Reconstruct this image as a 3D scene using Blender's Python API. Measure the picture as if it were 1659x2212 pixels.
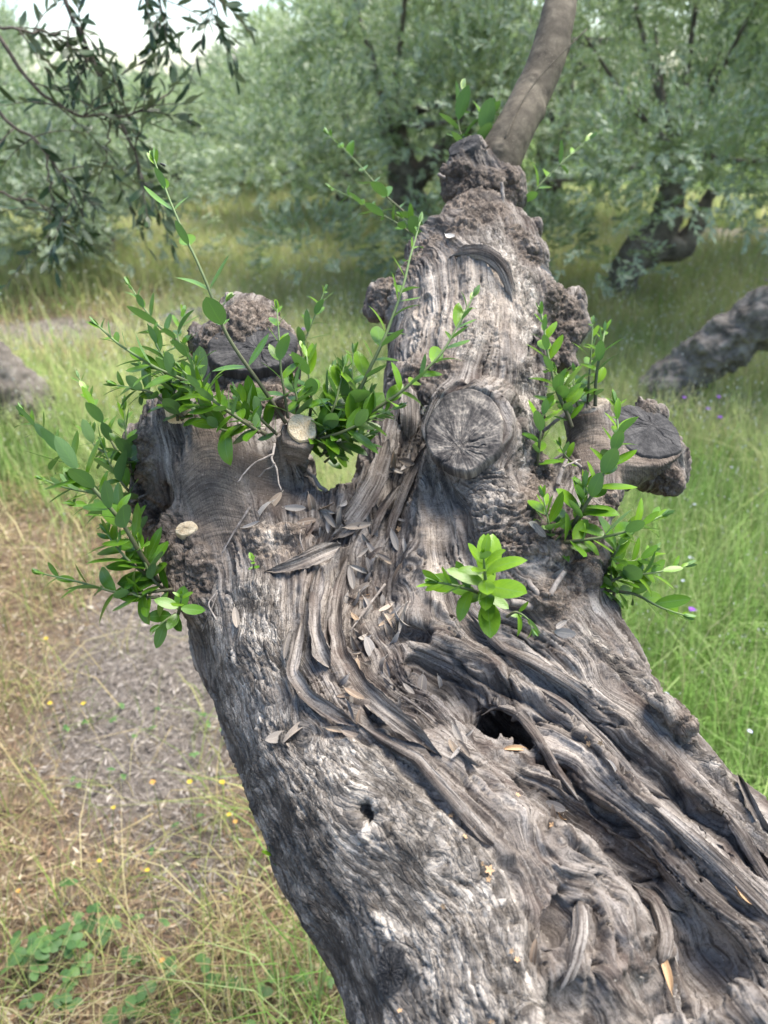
import bpy, math, random, time
import numpy as np
from mathutils import Vector, Matrix
T0 = time.time()
S = bpy.context.scene
for o in list(bpy.data.objects): bpy.data.objects.remove(o)
rad = math.radians
random.seed(7); RNG = np.random.default_rng(7)

# ------------------------------------------------------------- camera
PITCH = rad(28.0); F_PX = 1703.0; CX, CY = 829.5, 1106.0
CAM = np.array([0.0, 0.0, 1.65])
FW = np.array([0, math.cos(PITCH), -math.sin(PITCH)])
UP = np.array([0, math.sin(PITCH), math.cos(PITCH)])
RT = np.array([1.0, 0, 0])
cd = bpy.data.cameras.new("camera"); cam = bpy.data.objects.new("camera", cd)
S.collection.objects.link(cam); S.camera = cam
cam.location = CAM; cam.rotation_euler = (rad(90) - PITCH, 0, 0)
cd.sensor_fit = 'VERTICAL'; cd.sensor_height = 36.0; cd.lens = 18.0 * F_PX / CY
cd.clip_start = 0.02; cd.clip_end = 2000
cd.dof.use_dof = True; cd.dof.focus_distance = 0.80; cd.dof.aperture_fstop = 6.2
# ------------------------------------------------------------- world and sun
SUN_EL, SUN_AZ = rad(64), rad(60)          # azimuth from +Y towards +X
w = bpy.data.worlds.new("World"); S.world = w; w.use_nodes = True
nt = w.node_tree; bg = nt.nodes["Background"]
sky = nt.nodes.new("ShaderNodeTexSky"); sky.sky_type = 'NISHITA'; sky.sun_disc = False
sky.sun_elevation = SUN_EL; sky.sun_rotation = SUN_AZ
sky.air_density = 1.0; sky.dust_density = 1.2; sky.ozone_density = 1.0
nt.links.new(sky.outputs[0], bg.inputs[0]); bg.inputs[1].default_value = 0.105
sd = bpy.data.lights.new("sun", 'SUN'); so = bpy.data.objects.new("sun", sd); S.collection.objects.link(so)
sd.energy = 3.2; sd.angle = rad(45); sd.color = (1.0, 0.93, 0.83)
sdir = Vector((math.sin(SUN_AZ) * math.cos(SUN_EL), math.cos(SUN_AZ) * math.cos(SUN_EL), math.sin(SUN_EL)))
so.rotation_euler = sdir.to_track_quat('Z', 'Y').to_euler(); so.location = (0, 0, 30)
S.view_settings.view_transform = 'Standard'; S.view_settings.look = 'None'
S.view_settings.exposure = 1.75; S.view_settings.gamma = 1.0
S.cycles.use_denoising = True
S.cycles.max_bounces = 7; S.cycles.diffuse_bounces = 4; S.cycles.transparent_max_bounces = 8
S.cycles.use_adaptive_sampling = True; S.cycles.adaptive_threshold = 0.02

# ------------------------------------------------------------- helpers
def P(u, v, d):                       # photo pixel (1659 x 2212 scale) and depth along the view axis -> point in the world
    return CAM + d * (FW + (u - CX) / F_PX * RT - (v - CY) / F_PX * UP)
def ray(u, v):
    r = FW + (u - CX) / F_PX * RT - (v - CY) / F_PX * UP
    return r
def ground_at(u, v):
    r = ray(u, v); t = -CAM[2] / r[2]
    return CAM + t * r
def nrm(a): return a / np.maximum(np.linalg.norm(a, axis=-1, keepdims=True), 1e-12)
def sstep(a, b, x):
    t = np.clip((x - a) / (b - a), 0, 1); return t * t * (3 - 2 * t)

def mesh_np(name, V, faces, mat, parent=None, smooth=True, attrs=None, label=None):
    """faces: list of int arrays (n,k) with any k; attrs: name -> (type, array)"""
    me = bpy.data.meshes.new(name)
    V = np.asarray(V, dtype=np.float32)
    if not isinstance(faces, (list, tuple)): faces = [faces]
    faces = [np.asarray(f, dtype=np.int32) for f in faces if len(f)]
    me.vertices.add(len(V)); me.vertices.foreach_set("co", V.ravel())
    nl = sum(f.size for f in faces); npol = sum(len(f) for f in faces)
    me.loops.add(nl); me.polygons.add(npol)
    me.loops.foreach_set("vertex_index", np.concatenate([f.ravel() for f in faces]))
    tot = np.concatenate([np.full(len(f), f.shape[1], np.int32) for f in faces])
    st = np.concatenate([[0], np.cumsum(tot)[:-1]]).astype(np.int32)
    me.polygons.foreach_set("loop_start", st)
    try: me.polygons.foreach_set("loop_total", tot)
    except Exception: pass
    me.update(calc_edges=True); me.validate()
    if smooth: me.polygons.foreach_set("use_smooth", np.ones(len(me.polygons), dtype=bool))
    if attrs:
        for k, (ty, arr) in attrs.items():
            a = me.attributes.new(k, ty, 'POINT')
            arr = np.asarray(arr, np.float32)
            key = {'FLOAT': 'value', 'FLOAT_VECTOR': 'vector', 'FLOAT_COLOR': 'color'}[ty]
            a.data.foreach_set(key, arr.ravel())
    if mat is not None: me.materials.append(mat)
    o = bpy.data.objects.new(name, me); S.collection.objects.link(o)
    if parent is not None: o.parent = parent
    if label: o["label"] = label
    return o

def tag(o, label, cat, group=None, kind=None):
    if label: o["label"] = label
    if cat: o["category"] = cat
    if group: o["group"] = group
    if kind: o["kind"] = kind
    return o
def empty(name, loc=(0, 0, 0)):
    o = bpy.data.objects.new(name, None); S.collection.objects.link(o)
    o.location = loc; o.empty_display_size = .05
    return o
def shift(o, base):
    """make a child mesh built in world space sit right under a parent at base"""
    me = o.data
    co = np.empty(len(me.vertices) * 3, np.float32); me.vertices.foreach_get("co", co)
    co = co.reshape(-1, 3) - np.asarray(base, np.float32); me.vertices.foreach_set("co", co.ravel()); me.update()

def hash3(ix, iy, iz, s=0):
    h = (ix.astype(np.int64) * 374761393 + iy.astype(np.int64) * 668265263 + iz.astype(np.int64) * 2147483647 + s * 1274126177) & 0xffffffff
    h = ((h ^ (h >> 13)) * 1274126177) & 0xffffffff
    h = ((h ^ (h >> 15)) * 2246822519) & 0xffffffff
    return (h ^ (h >> 16)) & 0xffffffff
_G = nrm(np.random.default_rng(3).normal(size=(256, 3))).astype(np.float32)
def perlin(p, s=0):
    p = np.asarray(p, np.float32); i = np.floor(p).astype(np.int32); f = p - i
    u = f * f * f * (f * (f * 6 - 15) + 10)
    out = 0
    for dx in (0, 1):
        wx = u[:, 0] if dx else 1 - u[:, 0]
        for dy in (0, 1):
            wy = u[:, 1] if dy else 1 - u[:, 1]
            for dz in (0, 1):
                wz = u[:, 2] if dz else 1 - u[:, 2]
                g = _G[hash3(i[:, 0] + dx, i[:, 1] + dy, i[:, 2] + dz, s) & 255]
                dot = g[:, 0] * (f[:, 0] - dx) + g[:, 1] * (f[:, 1] - dy) + g[:, 2] * (f[:, 2] - dz)
                out = out + wx * wy * wz * dot
    return out * 1.5
def fbm(p, n=4, s=0):
    a, o = 1.0, 0
    for k in range(n):
        o = o + a * perlin(p * (2.03 ** k), s + k); a *= .5
    return o
def worley(p, s=0, two_d=False):
    p = np.asarray(p, np.float32); i = np.floor(p).astype(np.int32)
    n = len(p); f1 = np.full(n, 9., np.float32); f2 = f1.copy(); cid = np.zeros(n, np.float32)
    for dx in (-1, 0, 1):
        for dy in (-1, 0, 1):
            for dz in ((0,) if two_d else (-1, 0, 1)):
                c = i + np.array([dx, dy, dz], np.int32)
                h = hash3(c[:, 0], c[:, 1], c[:, 2], s)
                q = np.stack([(h & 1023) / 1023., ((h >> 10) & 1023) / 1023., ((h >> 20) & 1023) / 1023.], 1).astype(np.float32)
                if two_d: q[:, 2] = 0; 
                dd = c + q - p
                if two_d: dd[:, 2] = 0
                d = np.sqrt((dd * dd).sum(1))
                m = d < f1
                f2 = np.where(m, f1, np.minimum(f2, d)); cid = np.where(m, (h & 0xffff) / 65535., cid); f1 = np.where(m, d, f1)
    return f1, f2, cid

def catmull(pts, n):
    pts = np.asarray(pts, float)
    if len(pts) == 2: 
        t = np.linspace(0, 1, n)[:, None]; return pts[0] * (1 - t) + pts[1] * t
    q = np.vstack([2 * pts[0] - pts[1], pts, 2 * pts[-1] - pts[-2]])
    m = len(pts) - 1; t = np.linspace(0, m, n); k = np.minimum(t.astype(int), m - 1); f = (t - k)[:, None]
    a, b, c, d = q[k], q[k + 1], q[k + 2], q[k + 3]
    return .5 * (2 * b + (c - a) * f + (2 * a - 5 * b + 4 * c - d) * f ** 2 + (3 * b - a - 3 * c + d) * f ** 3)
def frames(p):
    t = nrm(np.gradient(p, axis=0)); n = np.zeros_like(t)
    a = np.array([0, 0, 1.]) if abs(t[0][2]) < .9 else np.array([1., 0, 0])
    v = nrm(np.cross(t[0], a)); n[0] = v
    for k in range(1, len(p)):
        v = n[k - 1] - t[k] * np.dot(n[k - 1], t[k]); n[k] = v / max(np.linalg.norm(v), 1e-9)
    return t, n, np.cross(t, n)
def tube(p, r, seg=8, cap=True):
    """verts, quads, tris(cap), along, around"""
    p = np.asarray(p, float); r = np.broadcast_to(np.asarray(r, float), (len(p),))
    t, n, b = frames(p); th = np.arange(seg) / seg * 2 * np.pi
    V = p[:, None] + r[:, None, None] * (np.cos(th)[None, :, None] * n[:, None] + np.sin(th)[None, :, None] * b[:, None])
    N = len(p); i = np.arange(N - 1)[:, None] * seg; j = np.arange(seg)[None]; j2 = (j + 1) % seg
    Q = np.stack([i + j, i + j2, i + seg + j2, i + seg + j], -1).reshape(-1, 4)
    V = V.reshape(-1, 3); T = []
    if cap:
        V = np.vstack([V, p[0], p[-1]]); c0, c1 = len(V) - 2, len(V) - 1
        jj = np.arange(seg); j2 = (jj + 1) % seg; e = (N - 1) * seg
        T = np.vstack([np.stack([np.full(seg, c0), j2, jj], 1), np.stack([np.full(seg, c1), e + jj, e + j2], 1)])
    return V, Q, T
class MB:
    """collects pieces into one mesh"""
    def __init__(s): s.V = []; s.F = {}; s.A = {}; s.n = 0
    def add(s, V, *Fs, **attrs):
        V = np.asarray(V, float)
        for f in Fs:
            if len(f): f = np.asarray(f); s.F.setdefault(f.shape[1], []).append(f + s.n)
        for k, a in attrs.items():
            s.A.setdefault(k, []).append(np.broadcast_to(np.asarray(a, float), (len(V),) + np.shape(a)[1:]) if np.ndim(a) else np.full(len(V), float(a)))
        s.V.append(V); s.n += len(V)
    def build(s, name, mat, parent=None, base=None, smooth=True, label=None):
        V = np.vstack(s.V)
        if base is not None: V = V - np.asarray(base)
        at = {}
        for k, a in s.A.items():
            a = np.concatenate(a); at[k] = (('FLOAT_VECTOR' if a.ndim == 2 else 'FLOAT'), a)
        return mesh_np(name, V, [np.vstack(f) for f in s.F.values()], mat, parent, smooth, at, label)

# ---- material helper
class NM:
    def __init__(s, name):
        s.m = bpy.data.materials.new(name); s.m.use_nodes = True; s.t = s.m.node_tree
        s.t.nodes.clear(); s.out = s.n("ShaderNodeOutputMaterial")
    def n(s, typ, **kw):
        x = s.t.nodes.new(typ)
        for k, v in kw.items():
            if k.startswith('i_'):
                key = k[2:]; key = int(key) if key.isdigit() else key.replace('_', ' ')
                s.set(x.inputs[key], v)
            else: setattr(x, k, v)
        return x
    def set(s, inp, v):
        if hasattr(v, 'is_output') : s.t.links.new(v, inp)
        elif isinstance(v, bpy.types.Node): s.t.links.new(v.outputs[0], inp)
        else: inp.default_value = v
    def attr(s, name, out='Fac'): return s.n("ShaderNodeAttribute", attribute_name=name).outputs[out]
    def math(s, op, a, b=0.0, c=0.0, clamp=False):
        x = s.n("ShaderNodeMath", operation=op, use_clamp=clamp); s.set(x.inputs[0], a); s.set(x.inputs[1], b); s.set(x.inputs[2], c); return x.outputs[0]
    def vmul(s, a, b):
        x = s.n("ShaderNodeVectorMath", operation='MULTIPLY'); s.set(x.inputs[0], a); s.set(x.inputs[1], b); return x.outputs[0]
    def noise(s, vec, scale, detail=3, rough=.55, dist=0.0):
        x = s.n("ShaderNodeTexNoise"); s.set(x.inputs['Vector'], vec); x.inputs['Scale'].default_value = scale
        x.inputs['Detail'].default_value = detail; x.inputs['Roughness'].default_value = rough; x.inputs['Distortion'].default_value = dist
        return x.outputs['Fac']
    def vor(s, vec, scale, feat='F1', out='Distance', rnd=1.0):
        x = s.n("ShaderNodeTexVoronoi", feature=feat); s.set(x.inputs['Vector'], vec); x.inputs['Scale'].default_value = scale
        return x.outputs[out]
    def ramp(s, fac, stops, interp='LINEAR'):
        x = s.n("ShaderNodeValToRGB"); s.set(x.inputs[0], fac); r = x.color_ramp; r.interpolation = interp
        while len(r.elements) < len(stops): r.elements.new(.5)
        for e, (p, c) in zip(r.elements, stops):
            e.position = p; e.color = (c, c, c, 1) if np.isscalar(c) else tuple(c) + (1,)
        return x.outputs[0]
    def mix(s, fac, a, b, blend='MIX'):
        x = s.n("ShaderNodeMix", data_type='RGBA', blend_type=blend)
        s.set(x.inputs[0], fac)
        for k, v in ((6, a), (7, b)):
            if isinstance(v, tuple): v = v + (1,) if len(v) == 3 else v
            s.set(x.inputs[k], v)
        return x.outputs[2]
    def bump(s, h, strength, dist, normal=None):
        x = s.n("ShaderNodeBump"); s.set(x.inputs['Height'], h); x.inputs['Strength'].default_value = strength; x.inputs['Distance'].default_value = dist
        if normal is not None: s.set(x.inputs['Normal'], normal)
        return x.outputs[0]
    def bsdf(s, color, rough=.8, normal=None, spec=.3, transl=0.0, tcol=None, disp=None):
        b = s.n("ShaderNodeBsdfPrincipled")
        if isinstance(color, tuple) and len(color) == 3: color = color + (1,)
        s.set(b.inputs['Base Color'], color); s.set(b.inputs['Roughness'], rough); s.set(b.inputs['Specular IOR Level'], spec)
        if normal is not None: s.set(b.inputs['Normal'], normal)
        sh = b.outputs[0]
        if transl:
            t = s.n("ShaderNodeBsdfTranslucent"); s.set(t.inputs[0], tcol if tcol is not None else color)
            x = s.n("ShaderNodeMixShader"); x.inputs[0].default_value = transl
            s.t.links.new(sh, x.inputs[1]); s.t.links.new(t.outputs[0], x.inputs[2]); sh = x.outputs[0]
        s.t.links.new(sh, s.out.inputs[0]); return s.m
# ============================================================= MAIN TREE: signed distance field
def N(u, v, ds, rp):                  # pixel, depth of the near surface, radius in pixels -> centre, radius
    dc = ds / (1 - rp / F_PX * .92); return P(u, v, dc), rp / F_PX * dc
PR = []                               # a, b, ra, rb, k, plane
def chain(nodes, k=.02, plane=None):
    ns = [N(*x) if not isinstance(x[0], tuple) else (np.array(x[0], float), x[1]) for x in nodes]
    for (a, ra), (b, rb) in zip(ns[:-1], ns[1:]): PR.append((a, b, ra, rb, k, None))
    return ns
def ball(u, v, ds, rp, k=.015):
    a, r = N(u, v, ds, rp); PR.append((a, a + np.array([1e-5, 0, 0]), r, r, k, None))
def stub(n0, n1, face, normal, k=.012):
    (a, ra), (b, rb) = N(*n0), N(*n1); fc = np.array(face, float); nn = nrm(np.array(normal, float))
    PR.append((a, b + nn * rb, ra, rb, k, (fc, nn)))

ROOT = ((.42, .02, .55), .19); ROOT2 = ((.47, -.06, .15), .24); ROOT3 = ((.48, -.08, -.08), .33)
# left ridge (dark bark side), middle, right ridge
chain([(600, 1270, .835, 190), (640, 1360, .80, 205), (715, 1500, .74, 218), (780, 1640, .685, 218), (830, 1750, .635, 245),
       (935, 1890, .60, 262), (1040, 2060, .565, 285), (1090, 2200, .54, 300), (1190, 2480, .54, 330), ROOT], .03)
chain([(840, 1230, .86, 190), (950, 1500, .78, 215), (1120, 1800, .68, 230), (1310, 2080, .62, 260), (1500, 2380, .57, 290), ROOT], .03)
chain([(1090, 1240, .83, 185), (1190, 1480, .765, 188), (1345, 1725, .69, 200), (1530, 1960, .625, 228), (1720, 2210, .58, 262), (1880, 2450, .57, 290), ROOT, ROOT2, ROOT3], .03)
# left stub
chain([(560, 1200, .86, 165), (500, 1090, .875, 145), (430, 980, .89, 125), (390, 935, .90, 95)], .02)
chain([(600, 1150, .88, 110), (590, 1020, .93, 85), (560, 930, .96, 95)], .015)
chain([(555, 930, .97, 100), (535, 830, 1.0, 112), (530, 770, 1.01, 112)], .012)
ball(470, 750, 1.02, 60); ball(590, 760, 1.02, 62); ball(540, 690, 1.05, 50)
ball(500, 655, 1.06, 22); ball(570, 672, 1.06, 30); ball(440, 730, 1.03, 30)
for u, v, d, r in [(310, 960, .96, 40), (300, 1020, .96, 45), (320, 1080, .94, 52), (345, 1130, .92, 52), (395, 1160, .87, 48), (440, 1165, .855, 42),
                   (405, 1215, .855, 48), (400, 1265, .85, 42), (455, 1215, .845, 45), (580, 1175, .832, 44), (625, 1160, .835, 32), (560, 1110, .86, 40),
                   (425, 1310, .84, 30)]:
    ball(u, v, d, r, .01)
# saddle
chain([(620, 1170, .87, 85), (720, 1135, .90, 70), (800, 1120, .90, 90)], .02)
# right limb
chain([(880, 1190, .875, 170), (930, 1060, .93, 160), (980, 930, .985, 165), (1005, 820, 1.03, 168), (1010, 700, 1.09, 168), (1028, 610, 1.15, 146), (1040, 550, 1.20, 120)], .02)
chain([(1040, 540, 1.25, 76), (1044, 470, 1.275, 64), (1046, 395, 1.29, 62)], .012)
for u, v, d, r in [(1000, 380, 1.265, 46), (985, 415, 1.27, 32), (1015, 430, 1.262, 32), (1052, 400, 1.250, 36), (1100, 392, 1.27, 32), (1108, 425, 1.28, 28), (1062, 362, 1.275, 26), (1022, 352, 1.270, 40), (975, 372, 1.28, 26), (1085, 440, 1.27, 24),
                   (935, 520, 1.22, 40), (905, 552, 1.21, 36), (1135, 505, 1.21, 36), (1105, 520, 1.185, 44), (1140, 560, 1.15, 46), (1060, 515, 1.185, 32), (1158, 485, 1.21, 14), (985, 490, 1.225, 16), (1010, 500, 1.215, 22),
                   (1010, 525, 1.195, 30), (965, 510, 1.24, 32), (885, 595, 1.18, 34), (830, 640, 1.17, 36), (820, 670, 1.17, 26), (1140, 640, 1.12, 60),
                   (1190, 660, 1.16, 48), (1225, 670, 1.17, 42), (1245, 700, 1.18, 26), (1210, 720, 1.16, 48), (1200, 770, 1.15, 42), (1240, 640, 1.18, 24), (1150, 760, 1.09, 50),
                   (1240, 790, 1.15, 14)]:
    ball(u, v, d, r, .012)
ball(1095, 830, 1.01, 78); ball(1120, 920, .985, 60); ball(900, 830, 1.01, 60)
# top stub left of the branch
stub((1030, 380, 1.285, 44), (1010, 330, 1.275, 40), P(1004, 316, 1.285), UP * .60 - FW * .62 - RT * .42)
# big cut stub facing the camera
CUT1 = P(1004, 932, .868); CUT1N = nrm(-FW * .86 + UP * .34 - RT * .16)
stub((1060, 1040, .93, 100), (1004, 932, .858, 93), CUT1, CUT1N, .015)
chain([(1060, 1060, .86, 82), (1075, 1140, .835, 78), (1095, 1210, .83, 70)], .02)
ball(1060, 870, .95, 60); ball(1085, 960, .905, 60); ball(1130, 1010, .90, 42)
# right knob group
chain([(1120, 1210, .83, 120), (1200, 1150, .865, 105), (1250, 1070, .915, 80), (1275, 990, .945, 60)], .02)
CUT3 = P(1268, 878, .985); CUT3N = nrm(UP * .88 - FW * .35 - RT * .25)
stub((1285, 990, .955, 58), (1270, 895, .965, 50), CUT3, CUT3N)
CUT2 = P(1392, 935, .985); CUT2N = nrm(UP * .62 - FW * .70 + RT * .18)
stub((1260, 1040, .95, 60), (1375, 985, .965, 78), CUT2, CUT2N, .015)
PR.append((N(1400, 985, 1.0, 66)[0], N(1425, 1015, 1.02, 52)[0], .042, .034, .012, (P(1398, 938, .99), CUT2N)))
for u, v, d, r in [(1395, 882, 1.01, 26), (1420, 893, 1.02, 22), (1455, 1050, 1.0, 18), (1440, 1030, 1.0, 28), (1300, 1085, .90, 40), (1318, 1060, .92, 30), (1260, 1200, .83, 62),
                   (1240, 1260, .815, 58), (1180, 1180, .815, 60), (1290, 1200, .85, 36), (1170, 1300, .785, 52), (1265, 1330, .80, 30), (1145, 1075, .875, 36), (1170, 1020, .90, 28),
                   (1165, 1135, .835, 40), (1225, 1170, .825, 34)]:
    ball(u, v, d, r, .01)
ball(1478, 1562, .71, 26, .012); ball(1440, 1530, .715, 30, .015); ball(1495, 1572, .715, 10, .01)
# small fresh-cut branch on the left stub
CUT4 = P(652, 927, .872); CUT4N = nrm(-FW * .88 + UP * .36 + RT * .14)
stub((600, 1060, .93, 50), (650, 935, .862, 38), CUT4, CUT4N, .012)
CUT5 = P(383, 882, .885); CUT5N = nrm(UP * .75 - FW * .6)
stub((400, 950, .90, 40), (385, 890, .885, 30), CUT5, CUT5N, .01)
# dents in the lower trunk and bark bosses
ball(700, 1600, .690, 60, .02); ball(760, 1780, .63, 90, .03); ball(1195, 1830, .622, 62, .015); ball(1235, 1850, .615, 45, .012)
chain([(1240, 1900, .612, 90), (1300, 2010, .595, 90), (1250, 2130, .565, 80)], .02)
chain([(1180, 2250, .515, 60), (1300, 2180, .525, 45), (1380, 2240, .51, 60)], .012)
chain([(1490, 2220, .51, 55), (1620, 2190, .51, 60), (1720, 2200, .5, 60)], .012)

# hollows, cut out of the body: (u, v, depth of the centre below the wood's surface, radius)
SUB = []
HOL, SUBN = [], []
def hollow(nodes, k=.012): HOL.append((nodes, k))
hollow([(905, 900, .012, .022), (860, 1010, .012, .028), (825, 1120, .010, .032), (790, 1240, .010, .032), (780, 1360, .008, .030), (830, 1470, .008, .026), (900, 1530, .008, .022)], .018)
hollow([(895, 950, .040, .016), (860, 1040, .045, .018), (835, 1120, .045, .018)], .01)
hollow([(1056, 1572, .012, .016), (1085, 1582, .024, .024), (1118, 1596, .022, .021), (1145, 1614, .014, .013)], .003)
hollow([(1100, 1592, .056, .032)], .008)
hollow([(875, 1368, .012, .014), (918, 1376, .012, .013)], .006)
hollow([(940, 1450, .004, .022), (1000, 1515, .006, .022)], .014)
hollow([(695, 1165, .012, .013), (735, 1160, .020, .013)], .005)
hollow([(1150, 1700, .003, .013), (1240, 1765, .004, .014), (1350, 1865, .004, .014), (1480, 2010, .006, .014)], .014)
hollow([(1158, 790, .010, .016), (1165, 735, .008, .012)], .006)
hollow([(1500, 2030, .006, .016), (1530, 2090, .008, .022), (1490, 2150, .006, .016)], .012)
hollow([(1265, 2225, .02, .034), (1300, 2240, .02, .034)], .01)
hollow([(350, 1120, .008, .020), (360, 1075, .006, .016)], .01)
hollow([(792, 1750, .004, .009), (800, 1768, .004, .008)], .003)
hollow([(1215, 1965, .004, .008), (1200, 2010, .004, .007)], .005)
hollow([(1030, 1365, .002, .009), (1110, 1420, .002, .008), (1230, 1520, .002, .008), (1340, 1620, .002, .008), (1480, 1740, .002, .008)], .010)
hollow([(1180, 1640, .004, .006), (1250, 1715, .006, .007), (1350, 1800, .004, .006)], .005)
hollow([(1440, 1690, .004, .006), (1530, 1765, .006, .008), (1640, 1870, .006, .008)], .005)
hollow([(720, 1130, .004, .009), (700, 1250, .004, .009), (690, 1350, .004, .008)], .008)
hollow([(560, 905, .004, .010), (600, 890, .01, .012)], .008)
PA = np.array([p[0] for p in PR]); PB = np.array([p[1] for p in PR]); PRA = np.array([p[2] for p in PR]); PRB = np.array([p[3] for p in PR])
def seg_d(p, a, b, ra, rb):
    ba = b - a; t = np.clip(((p - a) @ ba) / (ba @ ba), 0, 1)[:, None]
    return np.linalg.norm(p - a - t * ba, axis=1) - (ra + t[:, 0] * (rb - ra))
def sdf(p, idx=None, sidx=None):
    d = None
    for i in (range(len(PR)) if idx is None else idx):
        a, b, ra, rb, k, pl = PR[i]; e = seg_d(p, a, b, ra, rb)
        if pl is not None: e = np.maximum(e, (p - pl[0]) @ pl[1])
        if d is None: d = e
        else:
            h = np.maximum(k - np.abs(d - e), 0) / k; d = np.minimum(d, e) - h * h * k * .25
    for i in (range(len(SUB)) if sidx is None else sidx):
        a, b, ra, rb, k = SUB[i]; e = -seg_d(p, a, b, ra, rb)
        h = np.maximum(k - np.abs(d - e), 0) / k; d = np.maximum(d, e) + h * h * k * .25
    return d
def trace(uv, lim=None):
    uv = np.atleast_2d(np.asarray(uv, float)); n = len(uv)
    r = FW[None] + ((uv[:, :1] - CX) / F_PX) * RT - ((uv[:, 1:2] - CY) / F_PX) * UP
    ln = np.linalg.norm(r, axis=1); r = r / ln[:, None]; t = np.full(n, .3); best = np.full(n, 9.); bt = t.copy()
    for _ in range(90):
        d = sdf(CAM + t[:, None] * r); m = d < best; best = np.where(m, d, best); bt = np.where(m, t, bt)
        t = t + np.where(d > 4e-4, d * .8, 0); t = np.minimum(t, 2.2)
    return CAM + bt[:, None] * r, best

for nodes, k_ in HOL:
    q, _ = trace([(x[0], x[1]) for x in nodes]); q = q + np.array([x[2] for x in nodes])[:, None] * nrm(q - CAM)
    if len(q) == 1: nodes = nodes * 2; q = np.vstack([q, q])
    for i in range(len(q) - 1): SUBN.append((q[i], q[i + 1] + 1e-5, nodes[i][3], nodes[i + 1][3], k_))
SUB = SUBN
SA = np.array([p[0] for p in SUB]); SB = np.array([p[1] for p in SUB]); SRA = np.array([p[2] for p in SUB]); SRB = np.array([p[3] for p in SUB])
def surface_nets(lo, hi, h, keep):
    """sparse surface nets over blocks of 8 cells"""
    B = 8; bs = B * h; lo = np.asarray(lo, float); nb = np.ceil((np.asarray(hi) - lo) / bs).astype(int); dims = nb * B + 2
    g = np.stack(np.meshgrid(*[np.arange(k) for k in nb], indexing='ij'), -1).reshape(-1, 3)
    c = lo + (g + .5) * bs; dc = np.empty(len(c)); rb = bs * .87
    for s in range(0, len(c), 60000): dc[s:s + 60000] = sdf(c[s:s + 60000])
    act = np.abs(dc) < rb + .012; g = g[act]; c = c[act]
    if keep is not None: m = keep(c); g = g[m]; c = c[m]
    D = np.stack([seg_d(c, PA[i], PB[i], PRA[i], PRB[i]) for i in range(len(PR))], 1)
    DS = np.stack([seg_d(c, SA[i], SB[i], SRA[i], SRB[i]) for i in range(len(SUB))], 1)
    loc = np.stack(np.meshgrid(*[np.arange(B + 1)] * 3, indexing='ij'), -1).reshape(-1, 3)
    Vs, Ids, Edges = [], [], []
    cm = np.stack(np.meshgrid(*[np.arange(2)] * 3, indexing='ij'), -1).reshape(-1, 3)
    for bi in range(len(g)):
        idx = np.nonzero(D[bi] < D[bi].min() + .035 + 2 * rb)[0]; sx = np.nonzero(DS[bi] < .02 + rb)[0]
        p = lo + (g[bi] * B + loc) * h; f = sdf(p, idx, sx).reshape(B + 1, B + 1, B + 1)
        sg = f < 0; 
        if sg.all() or not sg.any(): continue
        cs = [sg[a:a + B, b:b + B, e:e + B] for a, b, e in cm]; cnt = np.sum(cs, 0)
        cells = np.argwhere((cnt > 0) & (cnt < 8))
        if not len(cells): continue
        F = np.stack([f[cells[:, 0] + a, cells[:, 1] + b, cells[:, 2] + e] for a, b, e in cm], 1)
        acc = np.zeros((len(cells), 3)); n = np.zeros(len(cells))
        for i in range(8):
            for ax in range(3):
                if cm[i][ax]: continue
                j = i + (4, 2, 1)[ax]; x = (F[:, i] < 0) != (F[:, j] < 0)
                t = np.where(x, F[:, i] / np.where(x, F[:, i] - F[:, j], 1), 0)
                q = np.repeat(cm[i][None].astype(float), len(cells), 0); q[:, ax] = t
                acc += q * x[:, None]; n += x
        gc = g[bi] * B + cells
        Vs.append(lo + (gc + acc / n[:, None]) * h); Ids.append((gc[:, 0] * dims[1] + gc[:, 1]) * dims[2] + gc[:, 2])
        for ax in range(3):              # edges starting at the cell's low corner
            j = (4, 2, 1)[ax]; x = (F[:, 0] < 0) != (F[:, j] < 0)
            if x.any(): Edges.append(np.column_stack([gc[x], np.full(x.sum(), ax), (F[x, 0] < 0)]))
    V = np.vstack(Vs); I = np.concatenate(Ids); E = np.vstack(Edges); od = np.argsort(I); Is = I[od]
    def look(cc):
        k = (cc[:, 0] * dims[1] + cc[:, 1]) * dims[2] + cc[:, 2]; q = np.minimum(np.searchsorted(Is, k), len(Is) - 1)
        return np.where(Is[q] == k, od[q], -1)
    Q = []
    for ax in range(3):
        e = E[E[:, 3] == ax]; b, cc = (ax + 1) % 3, (ax + 2) % 3; ub = np.eye(3, dtype=int)[b]; uc = np.eye(3, dtype=int)[cc]; o = e[:, :3]
        q = np.stack([look(o), look(o - ub), look(o - ub - uc), look(o - uc)], 1)
        q = np.where(e[:, 4:5] > 0, q, q[:, ::-1]); Q.append(q)
    Q = np.vstack(Q); Q = Q[(Q >= 0).all(1)]
    used = np.unique(Q); mp = np.full(len(V), -1); mp[used] = np.arange(len(used))
    return V[used], mp[Q]
def vnormals(V, Q):
    fn = np.cross(V[Q[:, 2]] - V[Q[:, 0]], V[Q[:, 3]] - V[Q[:, 1]]); n = np.zeros_like(V)
    for k in range(4):
        for a in range(3): n[:, a] += np.bincount(Q[:, k], fn[:, a], len(V))
    return nrm(n)
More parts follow.
